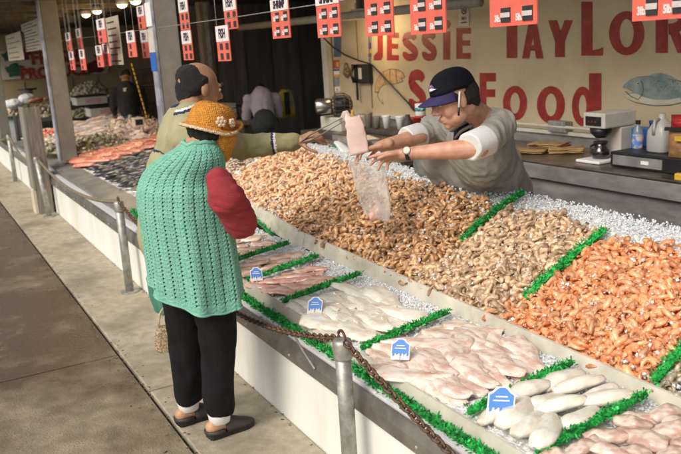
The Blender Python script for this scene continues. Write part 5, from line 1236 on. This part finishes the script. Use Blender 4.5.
remesh(mb, .0065, 1, lambda p_, n_: .004*nz(p_.x,p_.y,p_.z,90) + .004*nz(p_.x,p_.y,p_.z,24)).build('hair', M['hair'], mn, True)
M['olive'] = mat('olive', (.36,.33,.18), .9, var=.08, sc=6, bump=.25, bsc=350)
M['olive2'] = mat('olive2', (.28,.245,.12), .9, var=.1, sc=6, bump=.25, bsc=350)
M['navy'] = mat('navy', (.018,.022,.075), .9)
b = MB(); b.ell(cm + V((.06,-.0,.05)), (.215,.150,.30), None, 22, 16); b.cap(nk + V((-.02,-.01,-.10)), cm, .12, .16); b.cap(cm, pm, .20,.20, 20); b.cap(shN + V((-.02,0,-.01)), shF, .088,.088,18); b.cap(nk + V((-.04,0,-.07)), nk + V((-.04,.0,-.025)), .105,.088,18)
b.cap(shF, shF + V((-.03,.06,-.28)), .075,.065); b.cap(shF + V((-.03,.06,-.28)), shF + V((.02,.15,-.48)), .062,.05)
zA, zB = P(170,112,y=1.15).z, P(150,150,y=1.1).z
split(remesh(b, .008, 6, folds(.012, 7, 4)), 'pullover', 'olive', mn, lambda c: 'navy' if abs(c.z - zA - .25*(c.y-1.15)) < .006 or abs(c.z - zB) < .006 else 'signwhite' if abs(c.z - zA - .011 - .25*(c.y-1.15)) < .004 else None, 'stripe')
b = MB(); b.cap(shN, shN.lerp(eN,.5), .080,.076,18); b.cap(shN.lerp(eN,.4), eN, .076,.070,18); b.cap(eN, wN - (wN-eN).normalized()*.03, .069,.050,18)
L_e = (wN-eN).length; split(remesh(b, .007, 4, folds(.012, 13, 6)), 'sleeve', 'olive2', mn, lambda c: 'navy' if abs((c-eN).dot((wN-eN).normalized())/L_e - .56) < .022 else 'signwhite' if abs((c-eN).dot((wN-eN).normalized())/L_e - .60) < .018 else None, 'stripe')
for z in ():
    c = eN.lerp(wN, z); MB().rings([[c + d_*zz + (s_*math.cos(2*PI*j/24)+u_*math.sin(2*PI*j/24))*(.0625-.0*z+rr) for j in range(24)] for zz, rr in ((-.006,0),(-.006,.004),(.006,.003),(.006,0))]).build('sleeve_stripe', M['navy'] if z < .6 else M['signwhite'], mn, True)
'''
def band(cen, ax, rx, ry, z, h, mk, n=40, tilt=0):
    mb = MB(); return mb.rings([[V((cen.x + (rx+o_)*math.cos(2*PI*j/n), cen.y + (ry+o_)*math.sin(2*PI*j/n), z + zz + tilt*math.sin(2*PI*j/n))) for j in range(n)] for zz, o_ in ((0,-.01),(0,.0),(h,.0),(h,-.01))]).build('chest_stripe', M[mk], mn, True)
'''
# ---------------- woman in mint crochet vest
WO = V((-3.28,1.0,0)); WA_ = math.radians(28); WU = V((math.cos(WA_), math.sin(WA_), 0)); WV = V((-math.sin(WA_), math.cos(WA_), 0))
L2 = lambda u, v, z: WO + WU*u + WV*v + V((0,0,z))
wc_ = P(211,131,y=1.11); wB = bmat((-.42,.86,-.30), (.05,.25,1)); wsz = .98
q3 = lambda x, y, z: wc_ + wB @ V((x, y, z)) * wsz
aL = V((-3.50,.955,.10)); aR = V((-3.285,1.035,.10))
b = MB(); head(b, wc_, wB, wsz); b.cap(q3(0,-.035,-.05), L2(0,.03,1.33), .052,.058)
b.ell(L2(0,0,1.12), (.16,.11,.22)); b.ell(L2(0,0,.85), (.16,.13,.16)); b.cap(L2(0,0,1.15), L2(0,0,.8), .12,.13)
shr = P(219,181,y=1.06); elr = P(243,222,y=1.13); wrr = elr + WV*.17 - WU*.15 + V((0,0,.0))
b.cap(L2(0,.02,1.27), L2(.14,.02,1.20), .05,.045); b.cap(L2(.14,.02,1.20), elr, .042,.04); b.cap(elr, wrr, .038,.026)
b.cap(L2(0,.02,1.30), L2(-.17,.02,1.25), .055,.05); b.cap(L2(-.17,.02,1.25), L2(-.21,.05,1.0), .045,.038); b.cap(L2(-.21,.05,1.0), L2(-.17,.16,.82), .036,.025)
hand(b, wrr, WV*.4 - WU*.9, V((0,0,-1)), -1, (.5,.5,.5,.5), .9); hand(b, L2(-.17,.16,.82), V((-.1,.3,-.9)), V((.9,.2,.1)), 1, (.8,.8,.8,.8), .9)
for a, u in ((aL,-.09),(aR,.09)):
    k = L2(u,.02,.46).lerp(V((a.x,a.y+.03,.46)), .6); b.cap(L2(u,0,.8), k, .085,.058); b.cap(k, a, .055,.036)
    b.cap(a + V((0,-.03,-.045)), a + V((-.01,.05,-.055)), .033,.030); b.cap(a + V((0,.0,-.045)), a + V((-.012,.10,-.066)), .028,.020)
    for i in range(5): b.cap(a + V((-.032+.013*i,.09,-.074)), a + V((-.036+.013*i,.125-.006*i,-.078)), .008,.007, 8)
wm = person(b, 'skinw', 'stooped woman in a mint green crochet vest, orange knit hat and black trousers', .006, 2)
face_bits(wm, wc_, wB, wsz)
# trousers
b = MB(); b.ell(L2(0,.0,.84), (.185,.15,.15)); 
for a, u in ((aL,-.095),(aR,.095)):
    k = L2(u,.03,.46).lerp(V((a.x,a.y+.03,.46)), .6); e = V((a.x-.005, a.y+.02, .155)); b.cap(L2(u,.01,.78), k, .105,.088,18); b.cap(k, e, .086,.073,18)
cut = .118
tm_ = remesh(b, .008, 3, lambda p_, n_: .014*nz(p_.x*2,p_.y*2,p_.z*.4,6) + .008*nz(p_.x*1.4,p_.y*1.4,p_.z*.8+p_.x,13))
for p_ in tm_.v: p_.z = max(p_.z, .108 + .010*nz(p_.x,p_.y,0,9))
tm_.build('trousers', mat('trousers', (.008,.008,.009), .9, var=.3, spec=.25), wm, True)
for a in (aL, aR):
    R_ = []
    for z, r in ((-.035,.036),(-.03,.043),(.01,.048),(.03,.05)): R_.append([a + V((-.003,.01,0)) + V((r*math.cos(2*PI*j/20), r*1.12*math.sin(2*PI*j/20), z)) for j in range(20)])
    MB().rings(R_).build('sock', M['white'], wm, True)
    f0 = V((a.x+.0, a.y-.055, 0)); fd = V((-.03,.235,0)).normalized(); fs_ = V((fd.y,-fd.x,0))
    out = [(0,.028),(.01,.036),(.04,.041),(.09,.040),(.15,.047),(.19,.047),(.225,.036),(.24,.016)]
    loop = [(t, w) for t, w in out] + [(t, -w*.92) for t, w in out[::-1]]
    sh_ = MB().prism([f0 + fd*t + fs_*w + V((0,0,.003)) for t, w in loop], (0,0,.022)).build('shoe', M['black'], wm)
    mb = MB(); R_ = []
    for t, w, h in ((.08,.045,.088),(.11,.047,.086),(.14,.049,.074),(.17,.050,.058),(.20,.045,.046),(.225,.034,.036),(.238,.018,.028)):
        R_.append([f0 + fd*t + fs_*w*math.cos(PI*j/10) + V((0,0,.02 + (h-.02)*math.sin(PI*j/10))) for j in range(11)])
    mb.rings(R_, close=True).build('shoe_upper', M['leather'] if 'leather' in M else M.setdefault('leather', mat('leather', (.035,.026,.022), .6, var=.2)), sh_, True)
    mb = MB(); mb.tube([f0 + fd*t + fs_*w + V((0,0,.034)) for t, w in [(.07,.041),(.03,.040),(.003,.024),(-.004,0),(.003,-.022),(.03,-.038),(.07,-.040)]], [.012]*7, 6); mb.build('heel_rim', M['leather'], sh_, True)
# vest : crochet shell with real eyelets over a darker lining
PR = [(.635,.228,.195,.0),(.80,.226,.196,-.004),(.98,.224,.195,-.012),(1.10,.224,.194,-.02),(1.19,.222,.186,-.018),(1.255,.203,.166,-.004),(1.305,.180,.145,.014),(1.345,.148,.122,.034),(1.380,.112,.098,.052),(1.410,.074,.070,.066)]
_n = q3(0,-.045,-.085) - WO; NKU, NKV = _n.dot(WU), _n.dot(WV)
print('neck local', NKU, NKV, _n.z)
def prof(z):
    for (z0,a0,b0,c0),(z1,a1,b1,c1) in zip(PR, PR[1:]):
        if z <= z1: t = (z-z0)/(z1-z0); return a0+(a1-a0)*t, b0+(b1-b0)*t, c0+(c1-c0)*t
    return PR[-1][1:]
def vest_pt(th, s, off=0):
    """s 0..1 from hem to neck"""
    z = .715 + .695*(1-(1-s)**1.12); a, bb, cv = prof(z); a *= .95; bb *= .95; drape = (1-s)**1.5
    hem = (-.050 - .045*(math.cos(th) < 0))*drape*math.cos(th) + .012*drape*math.sin(3*th)
    k = 1 + drape*.07*math.sin(7*th + 1) + .03*drape*math.sin(13*th) + .025*nz(math.cos(th)*2, math.sin(th)*2, s*3, 1.6)
    q_ = min(1, max(0, (z-1.22)/.19)); q_ = q_*q_*(3-2*q_)
    p_ = L2(NKU*q_ + (a*k+off)*math.cos(th), cv + (NKV-.066)*q_ + (bb*k+off)*math.sin(th), z + hem - .022*q_)
    return p_ + V((0,0,.010*nz(th*2, s*4, 1))) 
NT, NS = 336, 176
vs = []; fs = []; colw = 12
for i in range(NT):
    th = 2*PI*i/NT
    for j in range(NS+1):
        s = j/NS; ph = (i % colw)/colw; her = .0016*math.sin(2*PI*(j/4.0 + (ph if ph < .5 else 1-ph)*1.6)) - (.0022 if i % colw in (0,1) else 0)
        vs.append(vest_pt(th, s, her))
def hole(i, j):
    c = i % colw; r = j % 4
    return (c == 0 and r in (0,1)) or (c == 6 and (j+2) % 4 == 0) or (c == 1 and r == 1) or (c in (3,9) and j % 8 == 2)
arm = lambda p_: (p_ - L2(.215,.045,1.155)).length < .088 and False
for i in range(NT):
    for j in range(NS):
        if 6 < j < NS-8 and hole(i, j): continue
        a = i*(NS+1)+j; b_ = ((i+1) % NT)*(NS+1)+j; fs.append((a, b_, b_+1, a+1))
M['mint'] = knit('mint', (.27,.69,.50), .9, 290, var=.14, sc=30, bump=.5, bsc=260, col2=(.34,.76,.57))
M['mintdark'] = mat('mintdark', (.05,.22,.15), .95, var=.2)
vest = MB().add(vs, fs).build('crochet_vest', M['mint'], wm, True)
sol = vest.modifiers.new('thick', 'SOLIDIFY'); sol.thickness = .004; sol.offset = -1
vs = []; fs = []; 
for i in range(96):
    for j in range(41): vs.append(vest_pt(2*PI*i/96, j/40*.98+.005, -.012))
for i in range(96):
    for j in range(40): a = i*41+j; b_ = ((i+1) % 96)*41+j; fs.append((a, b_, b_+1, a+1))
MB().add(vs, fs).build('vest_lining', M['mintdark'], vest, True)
mb = MB(); pts = [vest_pt(2*PI*i/60, 1.0, .0) + V((0,0,.002)) for i in range(61)]; mb.tube(pts, .009, 8); mb.build('vest_collar', M['mint'], vest, True)
mb = MB(); mb.tube([vest_pt(2*PI*i/120, 0, .0) for i in range(121)], .005, 6); mb.build('vest_hem', M['mint'], vest, True)
# hanging front corner of the vest, its inner shadow put in as darker green
mb = MB(); fp = [P(146,277,y=1.06), P(168,280,y=1.04), P(170,296,y=1.06), P(163,316,y=1.10), P(155,312,y=1.10), P(149,296,y=1.08)]
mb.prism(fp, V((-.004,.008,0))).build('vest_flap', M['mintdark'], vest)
# red sleeve
b = MB(); b.cap(P(219,180,y=1.04), P(226,199,y=1.04), .056,.072,20); b.cap(P(226,198,y=1.04), elr + V((.012,-.012,.0)), .073,.066,20); b.cap(elr + V((.01,-.01,0)), elr.lerp(wrr,.8), .062,.045,18)
M['redknit'] = knit('redknit', (.47,.045,.06), .9, 330, var=.15, sc=8, bump=.35, bsc=240)
remesh(b, .007, 4, lambda p_, n_: .009*nz(p_.x,p_.y,p_.z*1.3,9) + .006*(abs(nz(p_.x,p_.y+p_.z*.5,p_.z*2.2,14))*2-.4)).build('sleeve', M['redknit'], wm, True)
# armhole edge and patch pocket
mb = MB(); ah = [(209,168),(213,182),(215,197),(219,213),(223,224)]
def onvest(px, py, off=.004):
    d = (RIGHT*((px-PW/2)/FOC) + UP*(-(py-PH/2)/FOC) + FWD); best = None
    for k in range(400):
        p_ = EYE + d*(2.6 + k*.004)
        if .6 < p_.z < 1.39:
            a, bb, cv = prof(p_.z); r_ = p_ - WO; u, v = r_.dot(WU), r_.dot(WV) - cv
            if (u/a)**2 + (v/bb)**2 < 1.02: return p_ - d*.004*3
    return P(px, py, y=1.0)
mb.tube([onvest(*a_) for a_ in ah], .008, 8); mb.build('armhole_edge', M['mint'], vest, True)
# hat
hat = MB(); R_ = []; NH = 72
for t in range(26):
    a = PI/2*t/25; z = .012 + .108*math.sin(a)**.9; k = math.cos(a)**.52 if t < 25 else .03
    R_.append([q3(.098*k*math.cos(2*PI*j/NH), -.005 + .108*k*math.sin(2*PI*j/NH), z) for j in range(NH)])
for r_i, r_ in enumerate(R_):
    if r_i < 25:
        for j, p_ in enumerate(r_): p_ += (p_ - q3(0,0,.03)).normalized()*(.0035 if (j + r_i) % 2 else -.001)
KN = 1
M['ochre'] = knit('ochre', (.66,.27,.035), .9, var=.14, sc=40, bump=.4, bsc=260, sss=.05)
M['trim'] = knit('trim', (.76,.55,.36), .9, var=.1, sc=40, bump=.4, bsc=260)
hat_o = hat.rings(R_).build('knit_hat', M['ochre'], wm, True)
mb = MB(); rows_ = []
for j in range(NH+1):
    a = 2*PI*j/NH; row = []; upf = max(0, math.sin(a+.25))**1.5
    for k in range(5):
        t = k/4; row.append(q3((.096+.028*t)*math.cos(a), -.005 + (.106+.030*t)*math.sin(a), .016 + (-.020 + .075*upf)*t + (.002 if (j+k) % 2 else 0)))
    rows_.append(row)
vs = [p_ for r_ in rows_ for p_ in r_]; fs = [(i*5+j,(i+1)*5+j,(i+1)*5+j+1,i*5+j+1) for i in range(NH) for j in range(4)]
br = mb.add(vs, fs).build('hat_brim', M['ochre'], hat_o, True); sol = br.modifiers.new('thick','SOLIDIFY'); sol.thickness = .008; sol.offset = 0
MB().tube([r_[-1] for r_ in rows_[40:73]] + [r_[-1] for r_ in rows_[:4]], .0065, 8).build('brim_trim', M['trim'], hat_o, True)
def flower(px, py, s_):
    c = P(px, py, y=1.10); d = (c-EYE).normalized(); c = wc_ + (c - wc_); t_ = None
    # slide along the sight line until the hat side
    for k in range(300):
        p_ = EYE + d*(2.7 + k*.004); r_ = wB.transposed() @ (p_ - wc_)
        if (r_.x/.098)**2 + ((r_.y+.005)/.108)**2 < 1.0 and -.1 < r_.z < .15: c = p_; break
    n_ = (c - q3(0,0,.03)).normalized(); s1_, u1_, _ = frame(n_); mb = MB()
    for k in range(6): mb.ell(c + n_*.008 + (s1_*math.cos(k*PI/3)+u1_*math.sin(k*PI/3))*.012*s_, (.009*s_,.009*s_,.009*s_), n=8, m=6)
    mb.ell(c + n_*.012, (.008*s_,)*3, n=8, m=6); return mb.build('flower', M['trim'], hat_o, True)
flower(220.5,122,1.15); flower(230.5,123,.95)
fb_ = MB(); fb_.cap(q3(.062,.02,-.01), q3(.052,.045,-.085), .048,.038); fb_.cap(q3(0,.02,-.085), q3(.045,.04,-.09), .045,.04); fb_.cap(q3(.03,.07,-.02), q3(.03,.06,-.08), .045,.04); fb_.cap(q3(-.05,.03,-.02), q3(-.03,.04,-.09), .04,.04)
remesh(fb_, .006, 3, lambda p_, n_: .0018*math.sin(p_.z*520)*math.sin((p_.x+p_.y)*420)).build('knit_face_flap', M['ochre'], hat_o, True)
hb = MB(); hb.ell(q3(0,-.040,-.005), (.082,.070,.055), wB, 16, 12); hb.ell(q3(.02,-.045,-.030), (.05,.045,.032), wB, 14, 10)
remesh(hb, .006, 1, folds(.005, 60, 3)).build('hair', M['hair'], wm, True)
# handbag
hbag = thing('handbag', 'small beige patterned handbag hanging beside the womans trousers', 'handbag', P(169,352,y=1.08))
M['bagcloth'] = mat('bagcloth', (.20,.13,.07), .6, sc=120, col2=(.45,.34,.22), thr=(.45,.55))
c = P(169,337,y=1.08); s_, u_, d_ = V((.3,.95,0)), V((0,0,1)), V((.95,-.3,0))
mb = MB(); mb.rings([[c + s_*x*w_ + u_*z + d_*y_ for x, y_ in ((-1,-.02),(-.7,-.035),(.7,-.035),(1,-.02),(1,.02),(.7,.035),(-.7,.035),(-1,.02))] for w_, z in ((.070,-.08),(.085,-.07),(.075,.03),(.055,.065))]).build('bag_body', M['bagcloth'], hbag, bevel=.006)
MB().tube([c + s_*-.05 + u_*.06, c + s_*-.035 + u_*.14, c + u_*.19, c + s_*.035 + u_*.14, c + s_*.05 + u_*.06], .006, 8).build('strap', M['trim'], hbag, True)

# ---------------- people in the background
def backperson(lab, feet, hgt, f, lean, top, tm, legm, hair=True, sz=1., dark_arm=False):
    f = V(f).normalized(); s_ = f.cross(V((0,0,1))); b = MB(); k = hgt/1.72*sz
    hip = feet + V((0,0,.88*k)); ch = hip + f*lean[0]*k + V((0,0,lean[1]*k)); hd = ch + f*lean[2]*k + V((0,0,lean[3]*k))
    Bh = bmat(f + V((0,0,-.3 - lean[2])), (0,0,1)); head(b, hd, Bh, k); b.cap(hd, ch, .05*k,.06*k); b.ell(ch, (.15*k,.11*k,.13*k)); b.cap(ch, hip, .12*k,.12*k)
    arms = []
    for t in (-1,1):
        sh_ = ch + s_*t*.19*k + V((0,0,.02)); el = sh_ + V((0,0,-.25*k)) + f*.08*k + s_*t*.04; wr = el + f*.22*k + V((0,0,-.08*k)); arms.append((sh_, el, wr))
        b.cap(ch, sh_, .06*k,.055*k); b.cap(sh_, el, .05*k,.04*k); b.cap(el, wr, .04*k,.028*k); hand(b, wr, f + V((0,0,-.4)), V((0,0,-1)) + s_*-t*.3, -t, (.4,.5,.5,.6), k)
        b.cap(hip + s_*t*.09*k, feet + s_*t*.10*k + V((0,0,.08)), .08*k,.045*k); b.cap(feet + s_*t*.1*k + V((0,0,.05)), feet + s_*t*.1*k + V((0,0,.04)) + f*.15, .04,.03)
    o = person(b, 'skin2', lab, .010, 2)
    c_ = MB(); c_.ell(ch, (.20*k,.155*k,.19*k)); c_.cap(ch, hip.lerp(ch,.35), .165*k,.15*k); 
    for sh_, el, wr in arms: c_.cap(ch, sh_, .09*k,.08*k); c_.cap(sh_, el, .075*k,.065*k); (c_.cap(el, wr, .06*k,.045*k) if not dark_arm else None)
    remesh(c_, .014, 4, folds(.014,8,2)).build(top, M[tm], o, True)
    l_ = MB(); l_.ell(hip + V((0,0,.03)), (.185*k,.165*k,.19*k))
    for t in (-1,1): l_.cap(hip + s_*t*.09*k, feet + s_*t*.10*k + V((0,0,.1)), .105*k,.07*k)
    remesh(l_, .014, 3).build('trousers', M[legm], o, True)
    hb = MB(); hb.ell(hd + Bh @ V((0,-.025,.035))*k, (.084*k,.09*k,.075*k), Bh); remesh(hb, .01, 1, folds(.008,40,1)).build('hair', M['hair'], o, True)
    return o, ch, hip, k
M['lavender'] = mat('lavender', (.50,.44,.50), .85, var=.06); M['denim'] = mat('denim', (.02,.035,.09), .85, var=.25, sc=20); M['slate'] = mat('slate', (.05,.055,.06), .85, var=.2); M['plaid'] = mat('plaid', (.012,.011,.012), .85, var=.5, sc=8)
o, ch, hip, k = backperson('person in black with a white back patch and blue jeans by the far stall', V((-12.4,3.02,-.15)), 1.74, (-1,.25,0), (.02,.48,.03,.24), 'jacket', 'plaid', 'denim')
MB().cbox(ch + V((.165,-.04,.05)), (.012,.11,.055), .1).build('white_patch', M['white'], o)
backperson('person in a lavender shirt bending forward away from the camera before the dark wall', V((-10.2,4.33,-.15)), 1.72, (-1,.35,0), (.22,.32,.16,.10), 'shirt', 'lavender', 'slate', dark_arm=True)
